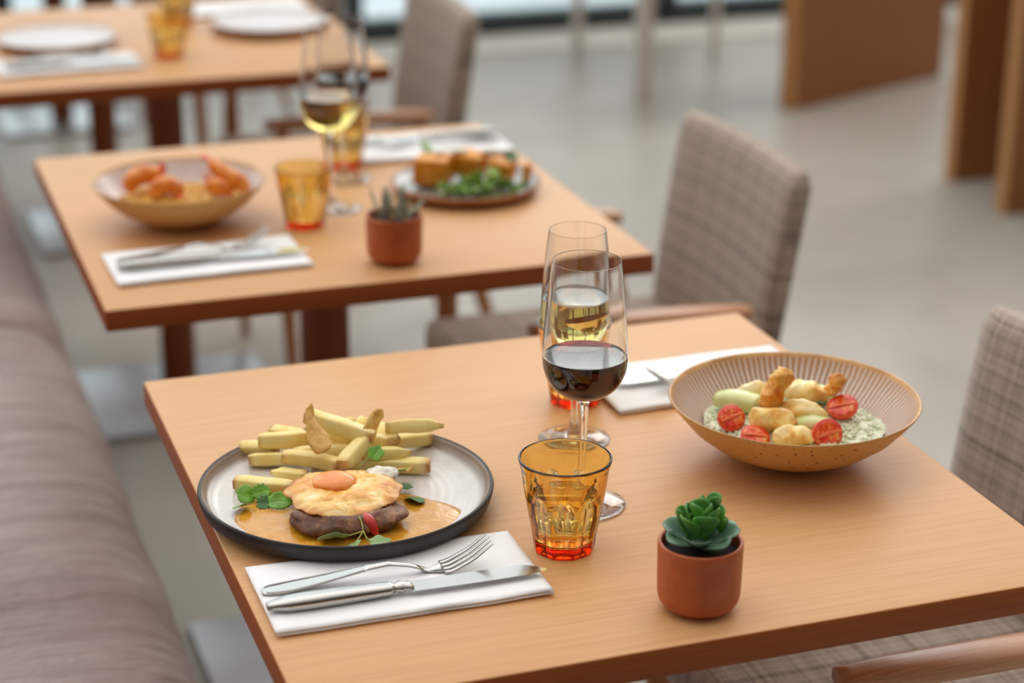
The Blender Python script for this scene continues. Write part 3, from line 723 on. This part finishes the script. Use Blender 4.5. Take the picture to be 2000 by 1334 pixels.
def pot(label, loc, k):
    t = thing('potted_succulent', label, 'plant', loc, 0, 'terracotta pots with succulents')
    H = .0605*k; R = .0345*k
    P = [(0, .0010), (.0200*k, .0008), (.0215*k, 0), (.0222*k, .0004), (.0222*k, .0030*k), (.0262*k, .0036*k), (.0300*k, .0058*k), (.0325*k, .0095*k), (.0338*k, .015*k), (.0342*k, .03*k), (R, .05*k), (R, H-.0012), (R-.0007, H-.0002), (R-.0019, H), (R-.0030, H-.0007), (R-.0035, H-.003), (R-.0037, H*.62), (0, H*.62)]
    V, F, _ = lathe(P, 96); obj('pot', V, F, 'terracotta', t, autosharp=60)
    V, F, _ = lathe([(0, H*.66), (R-.0042, H*.66), (R-.0040, H*.84), (R*.6, H*.87), (0, H*.89)], 48)
    V = [(v[0], v[1], v[2]+(mnoise.noise(Vector(v)*300)*.0012 if v[2] > H*.8 else 0)) for v in V]; obj('soil', V, F, 'soil', t)
    return t, H
t, H = pot('terracotta pot with a fleshy green succulent on the nearest table', (.3480, .0545, TT), 1.01)
rnd = random.Random(4)
LV = []   # azimuth deg, elevation, length, width, base z, material
for i, az in enumerate(range(0, 360, 45)): LV.append((az+12, 16+8*(i % 2), .033, .026, -.001, 'succulent_blue'))
for i, az in enumerate(range(20, 380, 60)): LV.append((az, 46+8*(i % 3), .030, .023, .006, 'succulent'))
for i, az in enumerate((70, 190, 310)): LV.append((az, 72, .026, .019, .012, 'succulent'))
for az, el, L, W, bz, mm in LV:
    V, F = place_leaf(leaf_mesh(L, W, .0036, .12, .9, blunt=1), radians(az), radians(el), (.003*cos(radians(az)), .003*sin(radians(az)), H*.93+bz), radians(rnd.uniform(-12, 12)))
    obj('leaf', V, F, mm, t)
for (bx, by, dx, dy, dz, L) in ((-.012, .006, -.006, .004, .020, .017), (.010, .008, .007, .006, .023, .021), (.012, -.002, .018, .004, .013, .014), (-.004, .012, -.002, .01, .018, .014)):
    V, F = sweep([(bx*.3, by*.3, H*.85), (bx*.8, by*.8, H*.85+dz*.6), (bx+dx*.3, by+dy*.3, H*.85+dz)], [.0018, .0016], None, 4, 8)
    obj('stem', V, F, 'succulent', t)
    for q in range(3):
        V, F = place_leaf(leaf_mesh(L, L*.68, .003, .15, .8, blunt=1), radians(q*120+bx*4000), radians(50+8*q), (bx+dx*.3, by+dy*.3, H*.85+dz)); obj('leaf', V, F, 'succulent', t)
t, H = pot('blurred terracotta pot with thin greyish leaves on the middle table', (.3634, 1.0066, TT), 1.02)
for i in range(22):
    az = i*137.5; el = 12+(i*29) % 62; r = .018*(.4+(i % 4)/4); bx, by = r*cos(radians(az)), r*sin(radians(az))
    L = .026+.008*((i*7) % 3)
    V, F = place_leaf(leaf_mesh(L, .0072, .0020, .35, .4), radians(az+20), radians(el), (bx, by, H*.88)); obj('leaf', V, F, 'grey_leaf', t)

# ------------------------------------------------------------------ steak and fries on the nearest table
def P3(p, dz=0): return Vector((p[0], p[1], TT+p[2]+dz))
def fry(a, b_, w, label, seed, bend=0, pt0=.75, pt1=.75):
    a = P3(a); b_ = P3(b_); c = (a+b_)/2; L = (b_-a).length; rn = random.Random(seed)
    d = (b_-a).normalized(); mid = Vector((0, 0, bend+rn.uniform(-.0006, .0010))); ts = Vector((-d.y, d.x, 0))*rn.uniform(-.0025, .0025)
    w *= 1.08
    P = [a-c, (a-c)*.45+mid+ts, (b_-c)*.45+mid+ts, b_-c]
    W = [w*.5*pt0*.86, w*.5*(.3+.7*pt0), w*.5*.98, w*.5*1.03, w*.5, w*.5*(.3+.7*pt1), w*.5*pt1*.86]
    rot = rn.uniform(-.5, .5); up = Vector((sin(rot)*-d.y, sin(rot)*d.x, cos(rot)))
    V, F = sweep(P, W, [q*.95 for q in W], 6, 16, 4.5, up, .0009, seed)
    n = len(V)//16; at = []
    for i in range(n):
        s = i/(n-1); at += [max(0, 1-min(s, 1-s)*7)*.9+.12]*16
    return tag(obj('french_fry', V, F, 'fry', None, c, attr=at, autosharp=75), label, 'french fry', 'fries beside the fried egg')
FR = [
 ('a', [0.031, 0.3747, 0.0195], [0.0789, 0.3458, 0.0195], .0125, 'thick fry lying alone at the front left, cut squarely, nearest the round green leaf'),
 ('b', [0.0685, 0.3896, 0.0185], [0.0967, 0.3682, 0.019], .011, 'short pointed fry just left of the egg'),
 ('c', [0.0534, 0.4193, 0.0195], [0.100, 0.4015, 0.0215], .012, 'fry with a browned left end in the lower left of the heap'),
 ('d', [0.0804, 0.3938, 0.0305], [0.1265, 0.3611, 0.0285], .0125, 'long thick fry just above the egg yolk, pointing down right'),
 ('e', [0.0653, 0.4293, 0.0340], [0.1102, 0.4219, 0.0340], .0145, 'thickest pale fry at the upper left of the heap'),
 ('f', [0.0495, 0.4462, 0.022], [0.0822, 0.43, 0.021], .012, 'leftmost fry of the heap with a brown tip'),
 ('g', [0.086, 0.465, 0.027], [0.1117, 0.4400, 0.028], .011, 'fry poking out behind the thick pale fry at upper left'),
 ('i', [0.1089, 0.4172, 0.058], [0.1623, 0.3751, 0.0455], .0150, 'longest fry on top of the heap, slanting down to the right'),
 ('j', [0.1255, 0.4196, 0.034], [0.1493, 0.4011, 0.032], .013, 'short fry under the longest top fry'),
 ('k', [0.092, 0.3998, 0.0285], [0.1461, 0.3892, 0.0285], .0125, 'pale fry lying level in the middle of the heap'),
 ('l', [0.1252, 0.3499, 0.0335], [0.1559, 0.3771, 0.043], .0135, 'thick fry with a burnt lower tip standing toward the egg'),
 ('m', [0.1558, 0.4067, 0.034], [0.179, 0.379, 0.037], .012, 'stubby fry at the right end of the longest top fry'),
 ('n', [0.1506, 0.3765, 0.0305], [0.1954, 0.3677, 0.029], .0115, 'pointed fry above the long square fry on the right'),
 ('o', [0.1397, 0.3806, 0.0195], [0.2096, 0.3523, 0.0205], .0135, 'long square cut fry at the lower right of the heap'),
 ('q', [0.1797, 0.395, 0.0450], [0.2298, 0.3735, 0.049], .0125, 'fry reaching farthest right over the plate rim'),
 ('r', [0.1872, 0.4029, 0.027], [0.2272, 0.4101, 0.024], .014, 'flat fry under the one reaching farthest right'),
 ('s', [0.1645, 0.4300, 0.028], [0.1723, 0.4408, 0.036], .012, 'upright fry end peeking out at the back middle'),
 ('t', [0.1323, 0.4400, 0.030], [0.1619, 0.4420, 0.034], .012, 'short fry at the back behind the longest top fry'),
 ('u', [0.152, 0.4520, 0.022], [0.1812, 0.4440, 0.024], .012, 'fry lying at the very back of the heap'),
 ('v', [0.1787, 0.413, 0.0385], [0.1863, 0.3839, 0.0345], .012, 'fry leaning under the small crisp flake at right'),
 ('w', [0.0986, 0.4268, 0.0195], [0.132, 0.431, 0.0195], .011, 'browned fry buried under the tall crisp flake'),
 ('x', [0.1094, 0.4005, 0.0185], [0.1463, 0.3906, 0.0185], .012, 'lowest fry in the middle, barely showing above the egg')]
for i, (n_, a, b_, w, l) in enumerate(FR): fry(a, b_, w, l, i+3, pt0=.4 if n_ == 'b' else .93, pt1=.4 if n_ in 'qn' else .93)
def crisp(P, W, label, seed):
    P = [P3(q) for q in P]; c = P[0].copy()
    V, F = sweep([q-c for q in P], W, [.0014]*len(W), 6, 14, 2.4, (.35, -.9, .2), .0012, seed)
    return tag(obj('potato_flake', V, F, 'crisp', None, c), label, 'french fry', 'thin crisp potato flakes among the fries')
crisp([(.1150, .3660, .0430), (.1125, .3694, .0465), (.1085, .3784, .0555), (.1060, .3861, .0645), (.1075, .3950, .0705), (.1096, .4000, .0765)], [.004, .0110, .0120, .0090, .0066, .0060, .0050, .0016], 'tall curled crisp potato flake rising to the highest point', 2)
crisp([(.1562, .3776, .050), (.1640, .3876, .0545), (.1720, .3965, .0575), (.1785, .4015, .0575)], [.0065, .0085, .0080, .0068, .005], 'small browned potato flake on top near the right', 5)

# sauce pool
def pool(name, pts, z, th, mat, label, cat, seed, center=None):
    n = len(pts); c = Vector((sum(p[0] for p in pts)/n, sum(p[1] for p in pts)/n, 0)); P = catmull([(*p, 0) for p in pts]+[(*pts[0], 0)], 6)[:-1]
    V = []; m = len(P); R = 14
    for j in range(R+1):
        s = j/R
        for q in P:
            d = Vector((q.x, q.y, 0))-c; v = c+d*s; h = th*(1-s**6)+mnoise.noise(v*90+Vector((seed, 0, 0)))*th*.25*(1-s**4)
            V.append((v.x-c.x, v.y-c.y, h))
    F = []
    for j in range(R):
        for k in range(m):
            F.append((j*m+k, j*m+(k+1) % m, (j+1)*m+(k+1) % m, (j+1)*m+k))
    V += [(v[0], v[1], -.0010) for v in V[R*m:(R+1)*m]]
    for k in range(m): F.append((R*m+k, R*m+(k+1) % m, (R+1)*m+(k+1) % m, (R+1)*m+k))
    F.append(tuple(reversed(range((R+1)*m, (R+2)*m))))
    return tag(obj(name, V, F, mat, None, (c.x, c.y, TT+z)), label, cat)
def onplate(x, y, lim=.123):
    dx, dy = x-.1246, y-.3341; r = sqrt(dx*dx+dy*dy)
    if r > lim: dx *= lim/r; dy *= lim/r
    return (.1246+dx, .3341+dy)
SP = [(.0135, .300), (.0250, .332), (.0493, .3496), (.0727, .3487), (.1095, .3434), (.1542, .3307), (.1782, .3134), (.1907, .2988), (.205, .283), (.212, .262), (.198, .237), (.172, .220), (.1369, .207), (.105, .209), (.070, .222), (.0384, .246), (.020, .272)]
pool('gravy', [onplate(*q, lim=.1235) for q in SP], .0128, .0022, 'gravy', 'pool of light brown gravy around the steak', 'sauce', 1)
# steak
V, F = blob(.0515, .0385, .0125, .16, 1.9, 3, 4); V = [Vector((v.x, v.y, max(min(v.z, .0095+mnoise.noise(v*90)*.0012), -.0085))) for v in V]
tag(obj('steak', V, F, 'steak', None, (.108, .272, TT+.0225), (0, 0, radians(-17))), 'brown seared steak lying in gravy under the egg', 'steak')
# egg
def egg():
    t = thing('fried_egg', 'fried egg with orange yolk and browned lacy edge on the steak', 'egg', (.1125, .2965, TT+.0350), radians(-8))
    V = []; A = []; R = 30; m = 120; F = []
    def rad(a): return .0500*(1+.05*sin(3*a+.7)+.014*sin(7*a)+.010*sin(13*a+1)+.06*mnoise.noise(Vector((cos(a)*3, sin(a)*3, 1))))
    def zz(x, y, s):
        z = .0035*(1-s**3)+mnoise.noise(Vector((x*70, y*70, 3)))*.0024+mnoise.noise(Vector((x*170, y*170, 8)))*.0012
        z -= .0040*max(0, s-.6)**1.5*3.4
        return z
    for side in (0, 1):
        for j in range(R+1):
            s = j/R
            for k in range(m):
                a = 2*pi*k/m; r = rad(a)*s*1.02; x, y = r*cos(a), r*sin(a)*.96
                th = .0026*(1-s**8)+.0004
                V.append((x, y, zz(x, y, s)+(0 if side == 0 else -th))); A.append(max(0, (s-.80)/.20)**1.5*(.7+.6*mnoise.noise(Vector((x*80, y*80, 0)))))
    N = (R+1)*m
    for j in range(R):
        for k in range(m):
            a, b_, c, d = j*m+k, j*m+(k+1) % m, (j+1)*m+(k+1) % m, (j+1)*m+k
            F.append((a, d, c, b_)); F.append((N+a, N+b_, N+c, N+d))
    for k in range(m): a, b_ = R*m+k, R*m+(k+1) % m; F.append((a, N+a, N+b_, b_))
    obj('egg_white', V, F, 'egg_white', t, attr=A)
    V, F = blob(.0200, .0185, .0072, .06, 1.5, 2, 4); V = [v+Vector((-.0065, .0100, .0032)) for v in V]; obj('yolk', V, F, 'yolk', t)
    return t
egg()
V, F = blob(.0165, .0110, .0070, .28, 2.2, 6, 4); tag(obj('egg_white_edge', V, F, 'eggwhite', None, (.1560, .3310, TT+.0275)), 'dab of egg white beside the top of the egg', 'eggwhite')  # outer bit of the egg white, added as its own blob
# pepper strips
V, F = sweep([(.1180, .250, TT+.0300), (.1215, .2400, TT+.0265), (.1255, .2318, TT+.0160)], [.0035, .0055, .0056, .0046, .0014], [.0028, .0042, .0045, .004, .0014], 6, 12); c = Vector((.1250, .2325, TT+.0175))
tag(obj('pepper_strip', [v-c for v in V], F, 'pepper', None, c), 'red pepper strip hanging from under the egg in front', 'pepper')
V, F = sweep([(.176, .340, TT+.026), (.183, .343, TT+.023), (.191, .345, TT+.0245)], [.003, .0045, .0012], [.002, .0022, .001], 6, 12); c = Vector((.183, .343, TT+.022))
tag(obj('pepper_strip', [v-c for v in V], F, 'crisp', None, c), 'small orange crust right of the egg', 'pepper')
# herbs
def leafdisc(R, lobes=0, depth=0, fold=.25, elong=1.0, seed=0):
    V = []; F = []; m = 48; J = 6
    for side in (0, 1):
        for j in range(J+1):
            s = j/J
            for k in range(m):
                a = 2*pi*k/m; r = R*s*(1+depth*sin(lobes*a)*s)*(1-.18*exp(-((a-pi)/.25)**2)*s)
                x, y = r*cos(a)*elong, r*sin(a); z = fold*abs(y)+.12*R*mnoise.noise(Vector((x*120, y*120, seed)))-x*x*6
                V.append((x, y, z-(side*.0004)))
    N = (J+1)*m
    for j in range(J):
        for k in range(m):
            a, b_, c, d = j*m+k, j*m+(k+1) % m, (j+1)*m+(k+1) % m, (j+1)*m+k
            F.append((a, d, c, b_)); F.append((N+a, N+b_, N+c, N+d))
    for k in range(m): a, b_ = J*m+k, J*m+(k+1) % m; F.append((a, N+a, N+b_, b_))
    return V, F
def herb(x, y, z, R, mat, label, lob=7, dep=.06, el=1.0, rot=(0, 0, 0), fold=.2):
    V, F = leafdisc(R, lob, dep, fold, el, x*99); return tag(obj('herb_leaf', V, F, mat, None, (x, y, TT+z), tuple(radians(q) for q in rot)), label, 'herb', 'micro herb leaves on the steak plate')
herb(.0345, .3440, .0205, .0092, 'herb', 'round bright green herb leaf at the far left of the gravy', 5, .04, 1.0, (42, 8, 0), .1)
herb(.0268, .3270, .0175, .0078, 'herb_pale', 'pale green herb leaf below the round leaf', 5, .06, 1.1, (28, 0, 200))
herb(.0475, .3420, .0220, .0070, 'herb', 'long serrated herb leaf beside the round leaf', 13, .14, 1.4, (45, 0, 15))
herb(.0470, .3270, .0180, .0072, 'herb_dark', 'dark serrated herb leaf in the gravy', 11, .14, 1.0, (35, 0, -10))
herb(.0605, .3230, .0190, .0092, 'herb', 'oval green herb leaf touching the egg on the left', 13, .05, 1.25, (32, 0, -12))
herb(.1765, .3370, .0260, .0072, 'herb', 'green herb leaf at the upper right edge of the egg', 5, .12, 1.3, (15, 30, 130))
herb(.1770, .3180, .0185, .0050, 'herb_dark', 'tiny herb leaf right of the egg', 5, .1, 1.1, (10, 0, 30))
herb(.1770, .2930, .0170, .0078, 'herb_dark', 'dark oval herb leaf in the gravy right of the steak', 3, .06, 1.5, (20, 5, 110))
def sprig(name, stems, leaves, label, mat='herb_pale'):
    t = thing('herb_sprig', label, 'herb', (stems[0][0][0], stems[0][0][1], TT+.014)); o = t.location.copy()
    for P in stems:
        V, F = sweep([Vector((q[0], q[1], TT+q[2]))-o for q in P], [.0007, .0006], None, 5, 8); obj('stem', V, F, 'herb_stem', t)
    for (x, y, z, R, rot, el) in leaves:
        V, F = leafdisc(R, 5, .12, .2, el, x*77); obj('leaf', V, F, mat, t, Vector((x, y, TT+z))-o, tuple(radians(q) for q in rot))
sprig('s', [[(.1120, .2410, .0330), (.1125, .2345, .0290), (.1120, .2290, .0250)], [(.1120, .2290, .0250), (.1020, .2300, .0225), (.0930, .2310, .0210)], [(.1120, .2290, .0250), (.1070, .2250, .0210), (.1020, .2215, .0180)], [(.1120, .2290, .0250), (.1140, .2230, .0200), (.1190, .2180, .0175)]],
      [(.0865, .2330, .0215, .0105, (35, 0, 175), 1.25), (.1010, .2190, .0180, .0068, (30, 0, 250), 1.1), (.1230, .2180, .0180, .0066, (20, 0, 350), 1.5)], 'pale herb sprig hanging from the front of the egg')
sprig('s', [[(.1400, .3480, .0300), (.1480, .3540, .0330), (.1555, .3570, .0360)]], [(.1590, .3580, .0375, .0070, (30, -30, 30), 1.2)], 'small green sprig behind the egg yolk', 'herb')

# ------------------------------------------------------------------ food in the striped bowl
def mound(name, loc, R, H, mat, label, cat, seed, grains=0, gr=.0022):
    V = []; F = []; J = 24; m = 80
    for j in range(J+1):
        s = j/J
        for k in range(m):
            a = 2*pi*k/m; rr_ = R*s*(1+.03*sin(5*a+seed)); x, y = rr_*cos(a), rr_*sin(a)
            V.append((x, y, H*(1-s**3)+mnoise.noise(Vector((x*120, y*120, seed)))*.0022+mnoise.noise(Vector((x*300, y*300, seed)))*.0012))
    for j in range(J):
        for k in range(m): F.append((j*m+k, (j+1)*m+k, (j+1)*m+(k+1) % m, j*m+(k+1) % m))
    parts = [(V, F)]; rn = random.Random(seed); base = ico(1, 1)
    for g in range(grains):
        a = rn.uniform(0, 2*pi); s = sqrt(rn.random()); x, y = R*.97*s*cos(a), R*.97*s*sin(a); z = H*(1-s**3)+.0008
        Mx = Matrix.Translation((x, y, z)) @ Matrix.Rotation(rn.uniform(0, pi), 4, 'Z') @ Matrix.Rotation(rn.uniform(-.5, .5), 4, 'Y') @ Matrix.Diagonal((gr*1.5, gr*.7, gr*.7, 1))
        parts.append(xf(base, Mx))
    V, F = join(*parts); return tag(obj(name, V, F, mat, None, loc), label, cat, kind='stuff')
mound('herbed_rice', (.5615, .3115, TT+.0300), .0865, .0070, 'herb_rice', 'creamy rice flecked with green herbs at the bottom of the striped bowl', 'rice', 3, 900, .0021)
def batter(P, W, label, seed, mat='batter', H=None, jit=.0042):
    P = [P3(q) for q in P]; c = P[0].copy(); pts = [q-c for q in P]
    V, F = sweep(pts, W, H or [w*.9 for w in W], 8, 20, 2.0, (0, 0, 1), 0)
    V = [v+Vector(nvec(v*75+Vector((seed*3, 0, 0))))*jit+Vector(nvec(v*190+Vector((seed*3, 0, 0))))*jit*.42 for v in V]
    return tag(obj('battered_fritter', V, F, mat, None, c, subsurf=1), label, 'fritter', 'golden battered pieces in the striped bowl')
batter([(.525, .366, .046), (.536, .362, .049), (.548, .356, .050), (.556, .352, .048)], [.004, .009, .0105, .011, .009, .004], 'golden battered piece at the back left of the striped bowl', 1)
batter([(.537, .322, .048), (.5395, .318, .060), (.541, .312, .072), (.5465, .310, .083), (.5505, .312, .092)], [.007, .0135, .0125, .0112, .0105, .0115, .0110, .0075], 'tall browned battered piece standing up in the middle of the bowl', 2, 'batter_brown')
batter([(.547, .312, .052), (.558, .302, .050), (.572, .294, .048), (.585, .289, .045)], [.006, .0105, .0115, .012, .0115, .009, .004], 'pale battered piece sloping down from the tall one to the right', 3)
batter([(.568, .343, .050), (.580, .336, .053), (.592, .329, .053), (.604, .321, .052)], [.006, .0125, .0135, .013, .011, .007], 'large rounded battered piece at the back right', 4)
batter([(.600, .322, .054), (.607, .316, .061), (.6075, .312, .070), (.603, .310, .076)], [.005, .0072, .0068, .0078, .0088, .0062], 'small browned battered knob sticking up at the right', 5, 'batter_brown')
batter([(.5590, .350, .056), (.5660, .347, .064), (.5700, .345, .0700)], [.005, .0075, .0068, .003], 'battered tip showing behind the tall piece', 6)
batter([(.512, .303, .043), (.524, .297, .047), (.537, .288, .047), (.548, .281, .043)], [.005, .0125, .0140, .0135, .011, .005], 'wide pale battered piece between the left tomato and the middle', 7)
batter([(.521, .272, .040), (.533, .268, .041), (.546, .262, .040), (.556, .256, .038)], [.005, .0115, .0125, .0120, .0095, .004], 'battered piece at the front, partly hidden by the bowl rim', 8)
def melon(P, W, label):
    P = [P3(q) for q in P]; c = P[0].copy()
    V, F = sweep([q-c for q in P], W, [w*.75 for w in W], 8, 20, 2.6, (0, 0, 1), .0005, 2)
    return tag(obj('melon_baton', V, F, 'melon', None, c), label, 'vegetable', 'pale green batons in the striped bowl')
melon([(.508, .368, .043), (.521, .352, .046), (.536, .335, .045)], [.0095, .0125, .0130, .0130, .0125], 'long pale green baton at the left of the striped bowl')
melon([(.553, .289, .042), (.566, .281, .043), (.580, .275, .040)], [.0095, .0115, .012, .0115, .010], 'pale green piece behind the front tomato')
melon([(.590, .350, .044), (.604, .345, .046), (.614, .333, .045)], [.006, .010, .010, .008], 'pale green piece at the back right of the striped bowl')
def tomato(x, y, z, R, rot, label, k=1.0):
    t = thing('cherry_tomato_half', label, 'tomato', (x, y, TT+z), 0, 'halved cherry tomatoes in the striped bowl'); t.rotation_euler = tuple(radians(q) for q in rot)
    P = [(0, -R*.95)]+[(R*sin(a)*1.0, -R*.95*cos(a)) for a in [pi/2*i/10 for i in range(1, 11)]]+[(R*.99, .0006), (R*.93, .0012)]
    V, F, _ = lathe(P+[(0, .0005)], 48); V = [(v[0]*k, v[1], v[2]) for v in V]; obj('skin', V, F, 'tomato_skin', t)
    V, F, _ = lathe([(0, .0003), (R*.90, .0006), (R*.90, .0014), (R*.6, .0012), (0, .0014)], 48)
    V = [(v[0]*k, v[1], v[2]+(mnoise.noise(Vector(v)*400)*.0006 if v[2] > .001 else 0)) for v in V]; obj('flesh', V, F, 'tomato_flesh', t)
    V, F = sweep([(-R*.88, 0, .0016), (0, R*.06, .0022), (R*.88, 0, .0016)], [R*.10, R*.11, R*.15, R*.10, R*.09], [.0004, .0007, .0004], 6, 10); obj('core', [(v[0]*k, v[1], v[2]) for v in V], F, 'tomato_core', t)
    return t
tomato(.4975, .3140, .0455, .0130, (52, -8, 12), 'halved cherry tomato at the left of the bowl, cut side to camera', 1.12)
tomato(.5055, .2780, .0400, .0125, (35, 10, -10), 'halved cherry tomato low at the front left rim', 1.15)
tomato(.6070, .2990, .0490, .0140, (30, -14, -25), 'halved cherry tomato at the right back, cut side tilted up', 1.1)
tomato(.5690, .2550, .0430, .0145, (68, -6, 5), 'halved cherry tomato upright at the front with seeds showing', 1.08)

# ------------------------------------------------------------------ shrimp bowl on the middle table
mound('saffron_rice', (.1435, 1.260, TT+.0270), .084, .0105, 'saffron_rice', 'yellow rice in the shrimp bowl', 'rice', 5, 500, .0024)
def shrimp(P, W, tail, label, seed):
    P = [P3((q[0], q[1]-.020, q[2]+.004)) for q in P]; tail = (tail[0], tail[1]-.020, tail[2]+.004); W = [w*1.18 for w in W]; c = P[0].copy()
    t = thing('shrimp', label, 'shrimp', c, 0, 'cooked shrimp in the bowl')
    V, F = sweep([q-c for q in P], W, None, 8, 16, 2, (0, 0, 1), .0012, seed); obj('body', V, F, 'shrimp', t)
    T0 = P[-1]-c; T1 = P3(tail)-c
    V, F = sweep([T0, T0.lerp(T1, .5), T1], [W[-1]*.7, .0055, .0075, .0030], [.003, .0022, .001], 6, 10); obj('tail', V, F, 'shrimp_tail', t)
shrimp([(.083, 1.292, .040), (.0835, 1.300, .048), (.096, 1.308, .054), (.112, 1.305, .055), (.122, 1.298, .054)], [.006, .010, .011, .011, .010, .007], (.126, 1.304, .070), 'curled shrimp at the left of the bowl with its tail up', 1)
shrimp([(.110, 1.262, .036), (.112, 1.268, .046), (.124, 1.272, .049), (.136, 1.266, .046), (.139, 1.258, .038)], [.006, .009, .010, .009, .006], (.138, 1.250, .034), 'shrimp curled in a ring at the front left', 2)
shrimp([(.228, 1.250, .038), (.218, 1.258, .048), (.206, 1.268, .055), (.195, 1.280, .062), (.190, 1.290, .069)], [.006, .010, .011, .010, .009, .007], (.178, 1.300, .078), 'large shrimp at the right with its tail raised to the left', 3)
shrimp([(.206, 1.246, .036), (.196, 1.250, .044), (.184, 1.256, .046), (.180, 1.262, .050)], [.005, .009, .009, .007], (.176, 1.266, .060), 'small pink shrimp right of the middle of the bowl', 4)

# ------------------------------------------------------------------ salad plate on the middle table
def toast(x, y, z, sx, sy, sz, rot, label, seed):
    V, F = rbox(-sx/2, sx/2, -sy/2, sy/2, 0, sz, .004, 3); V = [Vector(v)+Vector(nvec(Vector(v)*45+Vector((seed, 0, 0))))*.003 for v in V]
    return tag(obj('toast_block', V, F, 'toast', None, (x, y, TT+z), tuple(radians(q) for q in rot), subsurf=1), label, 'toast', 'golden toasted blocks on the salad plate')
toast(.502, 1.290, .0125, .048, .050, .038, (0, 0, -34), 'large golden toasted block at the left of the salad plate', 1)
toast(.553, 1.292, .0200, .045, .034, .032, (6, 4, -42), 'golden toasted block at the back of the salad plate', 2)
toast(.592, 1.268, .0140, .036, .030, .030, (4, 6, -40), 'golden toasted block at the back right of the salad plate', 3)
toast(.620, 1.245, .0120, .012, .032, .032, (0, 8, -20), 'thin browned toast slice at the right end of the plate', 4)
rn = random.Random(3); parts = []; at = []
for i in range(110):
    a = rn.uniform(0, 2*pi); s = sqrt(rn.random()); x, y = .053*s*cos(a), .030*s*sin(a); z = .004+.018*(1-s*s)*rn.random()
    L = rn.uniform(.012, .026); vf = leaf_mesh(L, L*rn.uniform(.35, .6), .0009, rn.uniform(-.6, .6), 1.5, 7, 5)
    q = place_leaf(vf, rn.uniform(0, 2*pi), rn.uniform(-.2, .9), (x, y, z), rn.uniform(-1, 1)); q = ([Vector((v[0], v[1], max(v[2], .0005))) for v in q[0]], q[1])
    parts.append(q); at += [rn.random()**1.3]*len(q[0])
V, F = join(*parts); tag(obj('green_salad', V, F, 'salad', None, (.550, 1.222, TT+.0095), (0, 0, radians(-18)), attr=at), 'heap of shredded green leaves on the grey plate', 'salad', kind='stuff')
for i, (x, y, z, rz) in enumerate(((.503, 1.232, .013, 20), (.515, 1.299, .052, 50), (.536, 1.290, .054, -20), (.580, 1.282, .053, 10))):
    V, F = sweep([(-.012, 0, 0), (0, .002, .002), (.012, 0, 0)], [.005, .008, .005], [.0016, .0018, .0014], 5, 10)
    tag(obj('cheese_shaving', V, F, 'shaving', None, (x, y, TT+z), (0, 0, radians(rz))), ['pale shaving lying on the plate beside the salad', 'pale shaving on top of the large left toast block', 'pale shaving between the left and back toast blocks', 'pale shaving on top of the right toast blocks'][i], 'shaving', 'pale shavings on the salad plate')
herb(.500, 1.318, .0555, .009, 'herb', 'small green sprig leaf on the left toast block', 5, .2, 1.2, (30, 0, 40))['group'] = 'green leaves on the toast blocks'
herb(.605, 1.262, .048, .009, 'herb_dark', 'small dark green leaf on the right toast blocks', 5, .2, 1.2, (30, 0, 10))['group'] = 'green leaves on the toast blocks'
